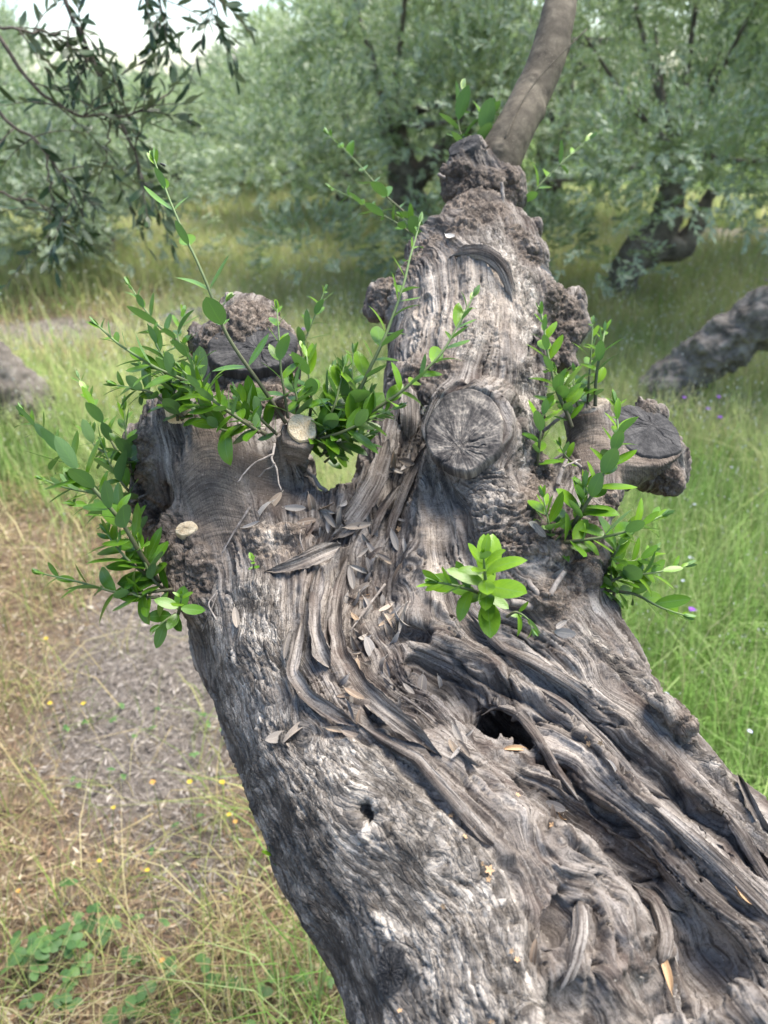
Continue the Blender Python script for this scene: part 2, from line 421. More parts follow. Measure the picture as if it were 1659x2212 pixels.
def relax(V, Q, it=1, lam=.5):
    e = np.vstack([Q[:, [0, 1]], Q[:, [1, 2]], Q[:, [2, 3]], Q[:, [3, 0]]])
    for _ in range(it):
        s = np.zeros_like(V); n = np.bincount(e[:, 0], minlength=len(V)) + np.bincount(e[:, 1], minlength=len(V))
        for a in range(3): s[:, a] = np.bincount(e[:, 0], V[e[:, 1], a], len(V)) + np.bincount(e[:, 1], V[e[:, 0], a], len(V))
        V = V * (1 - lam) + lam * s / np.maximum(n, 1)[:, None]
    return V
ZCUT = .80
HRES = 0.0019
TV, TQ = surface_nets((-.55, .08, ZCUT), (.75, 1.55, 1.95), HRES, None)
TV = relax(TV, TQ, 2, .4)
print("trunk", len(TV), len(TQ), round(time.time() - T0, 1))
# ============================================================= MAIN TREE: grain flow, bark and wood relief
def zone_pts(uvr):
    uvr = np.asarray(uvr, float); p, _ = trace(uvr[:, :2]); dep = (p - CAM) @ FW
    return p, uvr[:, 2] / F_PX * dep
def line_pts(pl, step=14):
    pl = np.asarray(pl, float); out = [pl[:1]]
    for a, b in zip(pl[:-1], pl[1:]):
        n = max(1, int(np.linalg.norm((b - a)[:2]) / step)); t = np.linspace(0, 1, n + 1)[1:, None]; out.append(a + (b - a) * t)
    return np.vstack(out)
def zone(V, pls, soft=.6):
    """weight 0..1 round polylines of (u, v, radius px) laid on the surface"""
    w = np.zeros(len(V))
    for pl in pls:
        p, r = zone_pts(line_pts(pl, 30))
        for c, rr in zip(p, r):
            m = np.nonzero(np.abs(V - c).max(1) < rr * 1.3)[0]
            if len(m):
                d = np.linalg.norm(V[m] - c, axis=1) / rr; w[m] = np.maximum(w[m], 1 - sstep(1 - soft, 1.25, d))
    return w
# guide curves of the grain, with an across-grain value each (metres)
G = [(-.19, [(330, 900), (345, 1000), (390, 1140), (430, 1330), (500, 1600), (585, 1830), (700, 1990), (790, 2212)]),
     (-.14, [(430, 900), (450, 1050), (490, 1180), (520, 1400), (590, 1650), (690, 1830), (830, 2030), (900, 2212)]),
     (-.09, [(520, 900), (540, 1050), (580, 1190), (600, 1400), (660, 1620), (830, 1800), (970, 2000), (1030, 2212)]),
     (-.035, [(700, 1090), (680, 1230), (650, 1420), (710, 1530), (850, 1620), (1000, 1740), (1130, 1920), (1180, 2212)]),
     (.0, [(860, 620), (845, 760), (830, 880), (790, 1030), (745, 1180), (710, 1350), (760, 1460), (900, 1560), (1080, 1670), (1260, 1830), (1420, 2030), (1480, 2212)]),
     (.03, [(930, 600), (915, 740), (880, 890), (850, 1010), (825, 1150), (790, 1340), (870, 1470), (1010, 1560), (1180, 1690), (1400, 1870), (1580, 2060), (1659, 2180)]),
     (.065, [(990, 590), (980, 740), (920, 860), (900, 1010), (915, 1200), (930, 1360), (1060, 1440), (1190, 1560), (1340, 1700), (1540, 1890), (1659, 2000)]),
     (.10, [(1050, 580), (1060, 720), (1060, 800), (975, 1060), (990, 1200), (1030, 1310), (1170, 1400), (1320, 1530), (1440, 1650), (1590, 1800), (1655, 1880)]),
     (.14, [(1110, 590), (1130, 740), (1130, 860), (1120, 1020), (1130, 1180), (1220, 1330), (1330, 1440), (1460, 1600), (1560, 1700), (1640, 1800)])]
gp, gw, gu = [], [], []
for wv, pl in G:
    q = line_pts(pl, 38); p, b = trace(q); gp.append(p); gw.append(np.full(len(p), wv)); 
    L = np.concatenate([[0], np.cumsum(np.linalg.norm(np.diff(p, axis=0), axis=1))]); k = np.argmin(np.abs(q[:, 1] - 1200)); gu.append(L - L[k])
gp = np.vstack(gp); gw = np.concatenate(gw); gu = np.concatenate(gu)
_, ui = np.unique(np.round(gp, 3), axis=0, return_index=True); gp, gw, gu = gp[ui], gw[ui], gu[ui]
def rbf(c, vals, X):
    K = np.linalg.norm(c[:, None] - c[None], axis=2); A = np.hstack([np.ones((len(c), 1)), c]); n = len(c)
    M = np.block([[K + np.eye(n) * 2e-3, A], [A.T, np.zeros((4, 4))]]); R = np.linalg.solve(M, np.vstack([vals, np.zeros((4, vals.shape[1]))]))
    out = np.empty((len(X), vals.shape[1]))
    for s in range(0, len(X), 40000):
        x = X[s:s + 40000]; d = np.sqrt(np.maximum((x * x).sum(1)[:, None] + (c * c).sum(1)[None] - 2 * x @ c.T, 0))
        out[s:s + 40000] = d @ R[:n] + np.hstack([np.ones((len(x), 1)), x]) @ R[n:]
    return out
UW = rbf(gp, np.column_stack([gu, gw]), TV)
U, W = UW[:, 0].astype(np.float32), UW[:, 1].astype(np.float32)
# the grain bends round knots
KN = [(795, 1755, 90), (1215, 1815, 75), (850, 2090, 80), (1095, 1590, 95), (1004, 932, 120), (660, 1590, 60), (905, 1375, 60), (880, 1230, 50), (1330, 1470, 50), (1150, 1190, 60), (950, 1860, 50)]
kp, kr = zone_pts(KN)
for c, r in zip(kp, kr):
    m = np.nonzero(np.abs(TV - c).max(1) < r * 2)[0]; d = np.linalg.norm(TV[m] - c, axis=1); t = np.exp(-(d / r) ** 2 * 1.4)
    W[m] = W[m] * (1 - t * .85) + (d + W[m].mean()) * t * .85
p = TV.astype(np.float32)
warp = perlin(p / .06, 1) * .007 + perlin(p / .022, 2) * .002
Wq = W + warp
# zones
Z_bark = zone(p, [[(480, 1500, 60), (560, 1750, 90), (600, 1850, 100), (680, 1960, 110), (750, 2070, 120), (790, 2180, 130), (800, 2300, 140)], [(440, 1340, 60), (500, 1480, 110), (560, 1600, 120), (690, 1740, 170), (820, 1870, 180), (940, 2020, 160), (990, 2150, 180), (1010, 2260, 200)],
                  [(540, 1300, 80), (600, 1430, 70)], [(760, 1660, 110), (900, 1780, 110), (1040, 1900, 80), (1090, 2030, 90), (1080, 2180, 120)],
                  [(1130, 600, 50), (1140, 700, 55), (1150, 800, 50), (1150, 900, 70), (1130, 1000, 60)], [(1040, 690, 35), (1000, 760, 35), (1060, 640, 45)],
                  [(1280, 1370, 30), (1350, 1450, 28), (1430, 1530, 30), (1500, 1610, 30), (1590, 1700, 32), (1659, 1800, 36)], [(1045, 500, 70), (1090, 560, 50)]])
Z_burl = zone(p, [[(310, 960, 45), (310, 1040, 50), (330, 1110, 60), (390, 1170, 55), (420, 1230, 70), (400, 1290, 45)], [(580, 1170, 60), (640, 1140, 30)], [(470, 730, 60), (540, 680, 80), (610, 740, 60), (620, 820, 60)],
                  [(480, 850, 40), (560, 860, 55), (620, 850, 45)], [(985, 390, 50), (1040, 410, 60), (1095, 400, 45)], [(1000, 440, 55), (1060, 450, 55), (985, 500, 35)], [(925, 525, 38), (895, 560, 36), (830, 650, 50)],
                  [(1200, 650, 60), (1225, 710, 60), (1190, 770, 50)], [(1170, 1020, 50), (1150, 1080, 45), (1190, 1160, 90), (1250, 1230, 80), (1200, 1290, 60), (1310, 1080, 40)],
                  [(1120, 510, 38), (1145, 560, 34)], [(900, 820, 45), (960, 790, 40)], [(1478, 1565, 40)], [(1440, 1040, 40), (1400, 885, 30)], [(1090, 1190, 60)]])
Z_fold = zone(p, [[(1060, 1050, 60), (1085, 1110, 80), (1100, 1160, 60)]], .5)
Z_smooth = zone(p, [[(470, 950, 60), (450, 1030, 90), (480, 1110, 80)], [(560, 1010, 60), (590, 1060, 50)], [(640, 980, 50)], [(1270, 930, 60), (1290, 990, 50)], [(1370, 1020, 60), (1420, 1000, 50)],
                      [(930, 1080, 40), (935, 1150, 45)]], .5)
Z_tan = zone(p, [[(860, 650, 70), (930, 690, 110), (1030, 690, 110), (1100, 650, 80)], [(950, 600, 70), (1080, 590, 60)], [(930, 1080, 40), (940, 1150, 45)], [(1080, 830, 50)], [(1170, 1230, 60), (940, 1230, 35)], [(590, 1165, 40)]], .8)
Z_dark = zone(p, [[(440, 1390, 50), (490, 1540, 75), (530, 1640, 80), (600, 1790, 110), (690, 1920, 110), (740, 2040, 90), (790, 2180, 90)], [(520, 740, 60), (590, 760, 50), (500, 790, 40)], [(980, 380, 50), (1010, 330, 40), (1050, 400, 40), (1040, 460, 50)], [(800, 1640, 30), (830, 1700, 40)], [(795, 1758, 26)], [(900, 1850, 60), (880, 1950, 70)],
                    [(1000, 1470, 40), (960, 1490, 40)], [(1095, 1585, 45)]], .9)  # charred left flank, blackened cuts and neck, plus darkened hollows
Z_pale = zone(p, [[(700, 1620, 60), (800, 1680, 70), (900, 1790, 50), (960, 1880, 60)], [(620, 1330, 60), (600, 1450, 50)], [(1040, 660, 60), (1020, 760, 50), (1120, 880, 50)], [(1090, 540, 40), (1140, 700, 40)], [(1060, 2150, 80), (1150, 2200, 50)]], .9)
dead = np.clip(1 - np.maximum.reduce([Z_bark, Z_burl, Z_fold, Z_smooth]), 0, 1)
Z_bark = Z_bark * (1 - Z_burl) * (1 - Z_fold) * (1 - Z_smooth); Z_fold = Z_fold * (1 - Z_smooth)
H = np.zeros(len(p), np.float32)
z0 = np.zeros_like(U)
# --- weathered wood: ribbons of grain, torn ledges
c1 = np.stack([Wq / .021, U / .26, z0 + 3], 1); c2 = np.stack([Wq / .0085, U / .13, z0], 1); c3 = np.stack([Wq / .0036, U / .07, z0], 1)
g1 = 1 - np.abs(perlin(c1, 5)) * 2; g2 = perlin(c2, 6); g3 = perlin(c3, 7)
saw = (Wq / .017 + perlin(np.stack([Wq / .05, U / .12, z0], 1), 8) * 1.7) % 1.0
led = np.where(saw > .86, (1 - saw) / .14, saw / .86)
led_a = sstep(-.15, .35, perlin(np.stack([Wq / .03, U / .09, z0], 1), 9))
crk = perlin(np.stack([(Wq + perlin(p / .012, 3) * .0006) / .011, U / .10, z0 + 7], 1), 11)
crk = np.exp(-(crk / .035) ** 2) * sstep(-.05, .3, perlin(p / .05, 12))
jag = perlin(p / .0045, 13) * .16 + perlin(np.stack([Wq / .0030, U / .028, z0], 1), 14) * .16 + perlin(p / .014, 15) * .22
tn_ = perlin(np.stack([Wq / .019, U / .24, z0 + 2], 1), 16) * 2.4 + perlin(np.stack([Wq / .05, U / .4, z0], 1), 17) * 2.0 + jag
fr_ = tn_ - np.floor(tn_); ter = np.floor(tn_) + sstep(.84, .97, fr_) + .12 * fr_
crk2 = np.exp(-(perlin(np.stack([(Wq + perlin(p / .006, 18) * .0003) / .0052, U / .07, z0 + 4], 1), 19) / .05) ** 2) * sstep(-.1, .25, perlin(p / .03, 24))
crk = np.exp(-(perlin(np.stack([(Wq + perlin(p / .012, 3) * .0006) / .011, U / .10, z0 + 7], 1), 11) / .022) ** 2) * sstep(-.05, .3, perlin(p / .05, 12))
brk = perlin(np.stack([(U + perlin(p / .01, 25) * .004) / .022, Wq / .012, z0], 1), 26); brk = np.exp(-(brk / .03) ** 2) * sstep(.1, .35, perlin(p / .03, 27))      # short breaks across the grain
Hw = .0012 * g1 + .0012 * g2 + .0012 * g3 + .0028 * ter + .0066 * (led - .5) * led_a - .0120 * crk - .0034 * crk2 - .003 * brk + .0007 * perlin(p / .0035, 28)
H += Hw * dead
# --- bark: cracked plates that curl a little, in two sizes
b1 = np.stack([Wq / .0095 + perlin(p / .012, 20) * .30, U / .026 + perlin(p / .014, 21) * .30, z0], 1).astype(np.float32)
f1, f2, cid = worley(b1, 31, True); e = f2 - f1
b2 = np.stack([Wq / .0048 + perlin(p / .006, 22) * .3, U / .0125, z0 + 5], 1).astype(np.float32)
h1, h2, cid2 = worley(b2, 32, True); e2 = h2 - h1
Hb = .0030 * sstep(.0, .13, e) + .0026 * (cid - .5) + .0010 * sstep(0, .16, e2) + .0010 * (cid2 - .5) + .0008 * g3 + .0008 * g2 + .0030 * fbm(p / .04, 2, 40) + .0004 * fbm(p / .005, 2, 44)
scal = sstep(-.35, .15, fbm(p / .05, 2, 47) + Z_pale * .5 - Z_dark * .7)      # smooth worn patches between scaly ones
Hs = .0007 * fbm(p / .006, 3, 48) + .003 * fbm(p / .04, 2, 40) + .0010 * g3 + .0008 * g2 - .0022 * crk2
H += (Hb * scal + Hs * (1 - scal)) * Z_bark
# --- burls: lumps and pits
q1, q1b, qi = worley(p / .027 + np.stack([fbm(p / .02, 2, 50 + k) for k in range(3)], 1) * .45, 51); q2, q2b, qj = worley(p / .011 + perlin(p / .008, 54)[:, None] * .4, 52)
rdg = 1 - np.abs(perlin(p / .016 + np.stack([perlin(p / .01, 55)] * 3, 1) * .4, 56)) * 2.2
Hu = .010 * (.6 - q1) + .005 * (qi - .5) + .0038 * sstep(0, .22, q2b - q2) + .0025 * (qj - .5) + .0034 * rdg + .0035 * fbm(p / .02, 2, 53) + .0012 * fbm(p / .004, 2, 57)
H += Hu * .9 * Z_burl
# --- folded bark under the big cut: cross wrinkles
dn = (p @ UP.astype(np.float32)) / .0105 + perlin(p / .018, 60) * 1.3 + perlin(p / .006, 61) * .35; fr = dn % 1.0
H += (.0075 * np.where(fr < .72, np.sqrt(np.maximum(fr, 0) / .72), (1 - fr) / .28) + .0016 * fbm(p / .006, 3, 62)) * Z_fold
# --- smooth young bark: fine rings
H += (.0009 * perlin(np.stack([U / .004, Wq / .04, z0], 1), 70) + .0016 * fbm(p / .02, 3, 71) + .0010 * perlin(np.stack([Wq / .012, U / .1, z0], 1), 72)) * Z_smooth
H += .004 * fbm(p / .09, 2, 80)

TN = vnormals(TV, TQ)
# --- lines drawn on the wood: cracks (depth > 0) and raised lips (depth < 0), pixel polylines, width and depth in mm
LN = [([(1170, 1630), (1220, 1690), (1290, 1750), (1340, 1790), (1385, 1812)], 3.2, 16), ([(1440, 1690), (1500, 1740), (1560, 1790), (1620, 1850), (1660, 1900)], 3.5, 15),
      ([(1150, 1480), (1230, 1540), (1290, 1580), (1330, 1640), (1370, 1690), (1450, 1722)], 2.6, 10), ([(1500, 1870), (1560, 1920), (1640, 1990)], 3.5, 14),
      ([(945, 1390), (1000, 1450), (1080, 1490), (1180, 1545), (1270, 1620), (1340, 1690)], 3.0, 10), ([(1050, 1390), (1150, 1420), (1250, 1490), (1330, 1560), (1400, 1600)], 2.0, 7),
      ([(1090, 1660), (1160, 1750), (1250, 1830), (1340, 1885), (1400, 1900)], 2.6, 9), ([(640, 1590), (760, 1580), (860, 1640), (980, 1760), (1100, 1870), (1150, 1990), (1150, 2150)], 4.5, 9),
      ([(1215, 1900), (1195, 1990), (1175, 2060), (1160, 2130)], 3, 10), ([(1285, 1940), (1305, 2020), (1290, 2100), (1300, 2160)], 2.6, 9), ([(1380, 1960), (1400, 2040), (1390, 2110)], 2.2, 7), ([(700, 1430), (760, 1500), (820, 1560), (900, 1600)], 3, 10),
      ([(905, 640), (890, 760), (885, 830)], 1.6, 6), ([(960, 620), (945, 700), (940, 770)], 1.6, 6), ([(1010, 640), (1000, 760)], 1.2, 4), ([(870, 700), (850, 820)], 1.5, 5), ([(990, 1060), (985, 1160), (975, 1250)], 1.2, 5), ([(930, 1030), (945, 1180)], 1.2, 4),
      ([(740, 1050), (715, 1150), (690, 1250)], 3, 9), ([(640, 1400), (630, 1470), (700, 1530)], 3, 8), ([(1270, 1350), (1350, 1460), (1440, 1560), (1520, 1650), (1620, 1770)], 2.6, 8), ([(540, 600), (545, 700)], 1, 1),
      ([(1020, 1330), (1100, 1400), (1210, 1455), (1340, 1550), (1450, 1660), (1600, 1790)], 6, -8), ([(1000, 1400), (1090, 1465), (1200, 1520), (1300, 1640), (1440, 1770), (1600, 1900)], 6, -8),
      ([(1010, 1600), (1050, 1680), (1130, 1780), (1210, 1850)], 6, -7), ([(1040, 1560), (1070, 1530), (1120, 1540), (1160, 1590), (1200, 1660), (1290, 1770)], 4, -8), ([(1030, 1580), (1060, 1630), (1150, 1640)], 4, -7),
      ([(880, 1620), (990, 1740), (1110, 1850), (1170, 1890)], 5, -5), ([(930, 1130), (910, 1230), (930, 1300), (1000, 1360)], 6, -7), ([(735, 1060), (700, 1150)], 5, -5), ([(1300, 1330), (1400, 1490), (1560, 1680), (1659, 1830)], 3.5, -7),
      ([(1150, 700), (1170, 780), (1165, 840)], 4, -8), ([(975, 560), (1040, 545), (1090, 580), (1110, 640)], 6, -9), ([(1190, 1790), (1240, 1800), (1280, 1840)], 6, -7), ([(950, 850), (1040, 840), (1080, 880)], 5, -6),
      ([(1250, 1900), (1250, 2000), (1220, 2120)], 6, -5), ([(1340, 1920), (1350, 2030), (1340, 2120)], 6, -6), ([(1430, 1950), (1440, 2060), (1400, 2150)], 5, -6), ([(1160, 1880), (1200, 1870), (1240, 1890)], 4, -6)]
def lines(V, H):
    for pl, wd, dp in LN:
        c, _ = trace(line_pts(pl, 16)); wd *= .001; dp *= .001; wob = perlin(V[:1], 0)
        m = np.nonzero(((V > c.min(0) - .03) & (V < c.max(0) + .03)).all(1))[0]
        if not len(m): continue
        v = V[m] + np.stack([perlin(V[m] / .015, 90), perlin(V[m] / .015, 91), perlin(V[m] / .015, 92)], 1) * .005
        best = np.full(len(m), 9.); tt = np.zeros(len(m))
        for k in range(len(c) - 1):
            ba = c[k + 1] - c[k]; t = np.clip((v - c[k]) @ ba / max(ba @ ba, 1e-12), 0, 1); d = np.linalg.norm(v - c[k] - t[:, None] * ba, axis=1)
            x = d < best; best = np.where(x, d, best); tt = np.where(x, (k + t) / (len(c) - 1), tt)
        fade = np.clip(np.minimum(tt, 1 - tt) * 7 + .15, 0, 1)
        H[m] -= (dp * fade * np.exp(-(best / wd) ** 2)).astype(np.float32)
    return H
H = lines(p, H)
for cc_, nn_, rr_ in [(CUT1, CUT1N, .050), (CUT2, CUT2N, .052), (CUT3, CUT3N, .030), (CUT4, CUT4N, .018)]:
    q_ = p - cc_; ax_ = np.abs(q_ @ nn_); rd_ = np.linalg.norm(q_, axis=1); H *= (1 - (1 - sstep(rr_ * .92, rr_ * 1.12, rd_)) * (ax_ < .012)).astype(np.float32)
TV2 = TV + TN * H[:, None]
TV2 = TV2
print("relief", round(time.time() - T0, 1))

# ------------------------------------------------------------- wood and bark material
def bark_material(name, flow=True):
    m = NM(name)
    fl = m.attr("flow", 'Vector'); zn = m.attr("zones", 'Vector'); zn2 = m.attr("tones", 'Vector')
    pos = m.n("ShaderNodeTexCoord").outputs['Object']
    z = m.n("ShaderNodeSeparateXYZ"); m.t.links.new(zn, z.inputs[0]); z2 = m.n("ShaderNodeSeparateXYZ"); m.t.links.new(zn2, z2.inputs[0])
    f_l = m.vmul(fl, (1 / .0022, 1 / .05, 1)); f_m = m.vmul(fl, (1 / .009, 1 / .12, 1)); f_s = m.vmul(fl, (1 / .0009, 1 / .03, 1))
    n1 = m.noise(f_l, 1, 4, .6); n2 = m.noise(f_m, 1, 3, .55, .4); n3 = m.noise(f_s, 1, 3, .6)
    mott = m.noise(pos, 22, 4, .6); mott2 = m.noise(pos, 75, 4, .65); fine = m.noise(pos, 420, 4, .7)
    # silvery to brown wood
    wood = m.ramp(n2, [(.26, (0.043, 0.035, 0.030)), (.42, (0.135, 0.116, 0.102)), (.56, (0.236, 0.211, 0.188)), (.74, (0.413, 0.377, 0.342))])
    wood = m.mix(m.ramp(n1, [(.36, .85), (.52, 0)]), wood, (0.036, 0.030, 0.028))
    wood = m.mix(m.ramp(n1, [(.56, 0), (.72, .55)]), wood, (0.353, 0.329, 0.304))
    wood = m.mix(m.ramp(mott, [(.5, 0), (.7, .55)]), wood, (0.104, 0.077, 0.066))
    wood = m.mix(m.ramp(mott2, [(.56, 0), (.72, .5)]), wood, (0.268, 0.250, 0.235))
    # grey scaly bark: scales with their own tone, pale lichen, sooty patches
    wq = m.n("ShaderNodeVectorMath", operation='ADD'); m.set(wq.inputs[0], fl); wn_ = m.n("ShaderNodeTexNoise"); m.set(wn_.inputs['Vector'], pos); wn_.inputs['Scale'].default_value = 110; wn_.inputs['Detail'].default_value = 3
    m.set(wq.inputs[1], m.vmul(wn_.outputs['Color'], (.005, .008, 0)))
    sc_v = m.vmul(wq.outputs[0], (1 / .0034, 1 / .0105, 1)); sc_w = m.vmul(wq.outputs[0], (1 / .0085, 1 / .024, 1))
    ed = m.vor(sc_v, 1, 'DISTANCE_TO_EDGE'); ed2 = m.vor(sc_w, 1, 'DISTANCE_TO_EDGE'); cc = m.n("ShaderNodeSeparateColor"); m.set(cc.inputs[0], m.vor(sc_v, 1, 'F1', 'Color')); cc2 = m.n("ShaderNodeSeparateColor"); m.set(cc2.inputs[0], m.vor(sc_w, 1, 'F1', 'Color'))
    tone = m.math('ADD', m.math('MULTIPLY', cc.outputs[0], .40), m.math('ADD', m.math('MULTIPLY', cc2.outputs[0], .35), m.math('MULTIPLY', m.noise(pos, 190, 4, .7), .5)))
    bk = m.ramp(tone, [(.25, (0.063, 0.056, 0.049)), (.48, (0.157, 0.140, 0.124)), (.70, (0.282, 0.255, 0.225)), (.95, (0.501, 0.460, 0.408))])
    bk = m.mix(m.ramp(m.noise(pos, 34, 4, .65), [(.50, 0), (.64, .8)]), bk, (0.063, 0.055, 0.048))
    bk = m.mix(m.ramp(n1, [(.38, .55), (.50, 0)]), bk, (0.052, 0.046, 0.040))
    burl = m.ramp(m.noise(pos, 95, 5, .7), [(.3, (0.053, 0.042, 0.035)), (.5, (0.147, 0.120, 0.099)), (.66, (0.263, 0.222, 0.186)), (.8, (0.420, 0.370, 0.316))])
    smo = m.ramp(m.noise(m.vmul(fl, (1 / .03, 1 / .0030, 1)), 1, 4, .65), [(.3, (0.079, 0.064, 0.053)), (.5, (0.168, 0.138, 0.113)), (.72, (0.273, 0.230, 0.189))])
    smo = m.mix(m.ramp(m.vor(pos, 420), [(.16, .5), (.24, 0)]), smo, (0.315, 0.260, 0.199))
    smo = m.mix(m.ramp(mott, [(.42, 0), (.62, .6)]), smo, (0.069, 0.055, 0.048))
    col = m.mix(z.outputs[0], wood, bk); col = m.mix(z.outputs[1], col, burl); col = m.mix(z.outputs[2], col, smo)
    tan = m.mix(m.ramp(n2, [(.3, 0), (.7, 1)]), (0.274, 0.229, 0.187), (0.519, 0.460, 0.394)); tan = m.mix(m.ramp(n1, [(.36, .6), (.5, 0)]), tan, (0.101, 0.083, 0.069))
    col = m.mix(m.math('MULTIPLY', z2.outputs[0], m.ramp(m.noise(pos, 45, 4, .6), [(.35, .15), (.6, .95)])), col, tan)
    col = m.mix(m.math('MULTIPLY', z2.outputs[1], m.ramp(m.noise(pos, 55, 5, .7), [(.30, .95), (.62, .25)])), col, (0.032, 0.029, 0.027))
    pale = m.mix(m.math('MULTIPLY', tone, 1.0), (0.209, 0.188, 0.164), (0.543, 0.495, 0.436))
    col = m.mix(m.math('MULTIPLY', z2.outputs[2], m.ramp(m.noise(pos, 60, 5, .7), [(.47, 0), (.64, .32)])), col, pale)
    col = m.mix(m.ramp(fine, [(.32, .6), (.5, 0)]), col, (0.036, 0.030, 0.026))
    col = m.mix(m.ramp(m.noise(pos, 260, 3, .6), [(.66, 0), (.74, .55)]), col, (0.438, 0.400, 0.347))
    # fine relief
    wn = m.math('ADD', m.math('MULTIPLY', n1, 1.0), m.math('MULTIPLY', n3, .5))
    pl_ = m.math('ADD', m.math('MINIMUM', m.math('MULTIPLY', ed, 5.0), .55), m.math('MINIMUM', m.math('MULTIPLY', ed2, 6.0), .7))
    bn = m.math('ADD', m.math('MULTIPLY', m.noise(pos, 330, 5, .7), .5), m.math('ADD', m.math('MULTIPLY', pl_, .75), m.math('MULTIPLY', cc.outputs[1], .2)))
    fac = m.math('MAXIMUM', z.outputs[0], z.outputs[1]); hm = m.n("ShaderNodeMix", data_type='FLOAT'); m.set(hm.inputs[0], fac); m.set(hm.inputs[2], wn); m.set(hm.inputs[3], bn)
    nb = m.bump(hm.outputs[0], .85, .0024)
    nb = m.bump(fine, .45, .0014, nb)
    return m.bsdf(col, .93, nb, .10)
BARK = bark_material("olive_bark_and_wood")
cellv = np.clip((cid - .35) * 1.3, 0, 1) * scal
BASE = np.array([.48, -.08, 0.])
tree = empty("olive_tree", BASE)
tag(tree, "old gnarled leaning olive trunk in front, hollow, pruned and sprouting green shoots", "tree")
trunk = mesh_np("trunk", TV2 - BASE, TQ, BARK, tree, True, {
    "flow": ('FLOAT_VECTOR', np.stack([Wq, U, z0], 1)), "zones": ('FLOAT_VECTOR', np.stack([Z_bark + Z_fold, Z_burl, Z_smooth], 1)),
    "tones": ('FLOAT_VECTOR', np.stack([Z_tan, Z_dark, Z_pale], 1)), "cell": ('FLOAT', cellv)})
# the foot of the trunk, out of the picture below
lo_t = [(p_, r_) for p_, r_ in [(N(1500, 2380, .57, 290)), (np.array(ROOT[0]), ROOT[1]), (np.array(ROOT2[0]), ROOT2[1]), (np.array(ROOT3[0]), ROOT3[1] * 1.1)]]
cc = catmull([a for a, _ in lo_t], 60); rr = np.interp(np.linspace(0, 3, 60), range(4), [r for _, r in lo_t])
V, Q, T = tube(cc, rr * .97, 90); n = vnormals(V, Q); V = V + n * (fbm(V / .09, 4, 3) * .025 + fbm(V / .02, 3, 5) * .006)[:, None]
th = np.arange(len(V)) % 90 / 90 * 1.2
mesh_np("trunk_base", V - BASE, [Q, T], BARK, tree, True, {"flow": ('FLOAT_VECTOR', np.stack([th, V[:, 2], th * 0], 1)), "zones": ('FLOAT_VECTOR', np.tile([.9, 0, 0], (len(V), 1))), "tones": ('FLOAT_VECTOR', np.tile([0, .3, .1], (len(V), 1))), "cell": ('FLOAT', np.zeros(len(V)))})
bpy.context.view_layer.update()
def hit(u, v):
    """point of the finished trunk seen at a pixel, and its normal"""
    r = nrm(ray(u, v)); ok, loc, nn, _ = trunk.ray_cast(Vector(CAM - BASE), Vector(r))
    if ok: return np.array(loc) + BASE, np.array(nn), True
    return trace([(u, v)])[0][0], -r, False
# ============================================================= MAIN TREE: branch, cut faces, strips, twigs, shoots
def plain_bark(name, dark, mid, pale, sc=60, rough=.8):
    m = NM(name); pos = m.n("ShaderNodeTexCoord").outputs['Object']
    c = m.ramp(m.noise(pos, sc, 5, .65), [(.3, dark), (.52, mid), (.75, pale)])
    c = m.mix(m.ramp(m.vor(pos, sc * 7), [(.14, .6), (.22, 0)]), c, tuple(min(1, x * 1.5) for x in pale))
    c = m.mix(m.ramp(m.noise(pos, sc * .35, 3, .6), [(.5, 0), (.66, .55)]), c, dark)
    nb = m.bump(m.noise(pos, sc * 5, 4, .65), .5, .0012)
    return m.bsdf(c, rough, nb, .25)
M_BRANCH = plain_bark("young_brown_bark", (.045, .037, .027), (.098, .083, .060), (.17, .147, .11), 45)
M_TWIG = plain_bark("dead_twig_bark", (.10, .085, .075), (.22, .195, .175), (.36, .33, .30), 120)
bpx = [(1050, 430, 1.325, 60), (1066, 372, 1.318, 58), (1090, 322, 1.316, 51), (1120, 262, 1.325, 46), (1148, 205, 1.35, 44), (1178, 140, 1.36, 43), (1196, 75, 1.37, 41), (1212, 0, 1.39, 38), (1228, -120, 1.42, 36), (1235, -300, 1.47, 32), (1215, -520, 1.52, 26), (1190, -800, 1.58, 18)]
bc = catmull([P(u, v, d) for u, v, d, r in bpx], 160); br = np.interp(np.linspace(0, 1, 160), np.linspace(0, 1, len(bpx)), [r * .92 / F_PX * d for u, v, d, r in bpx])
V, Q, T = tube(bc, br, 64); n = vnormals(V, Q); sI = np.arange(len(V)) // 64
V = V + n * (fbm(V / .05, 3, 5) * .0014 + fbm(V / .012, 2, 8) * .0006 + .0012 * perlin(np.stack([sI / 1.3, sI * 0, sI * 0], 1), 9) * np.exp(-((sI - 22) / 14.) ** 2))[:, None]
for (u, v, d, a) in [(1153, 155, 1.31, .006), (1172, 243, 1.33, .006), (1245, 105, 1.36, .005), (1080, 330, 1.29, .007)]:
    c = P(u, v, d); k = np.argmin(np.linalg.norm(V - c, axis=1)); V = V + n * (a * np.exp(-(np.linalg.norm(V - V[k], axis=1) / .009) ** 2) - a * .8 * np.exp(-(np.linalg.norm(V - V[k], axis=1) / .004) ** 2))[:, None]
branch = mesh_np("branch", V - BASE, [Q, T], M_BRANCH, tree, True, label="smooth brown young branch rising from the knobbly top")

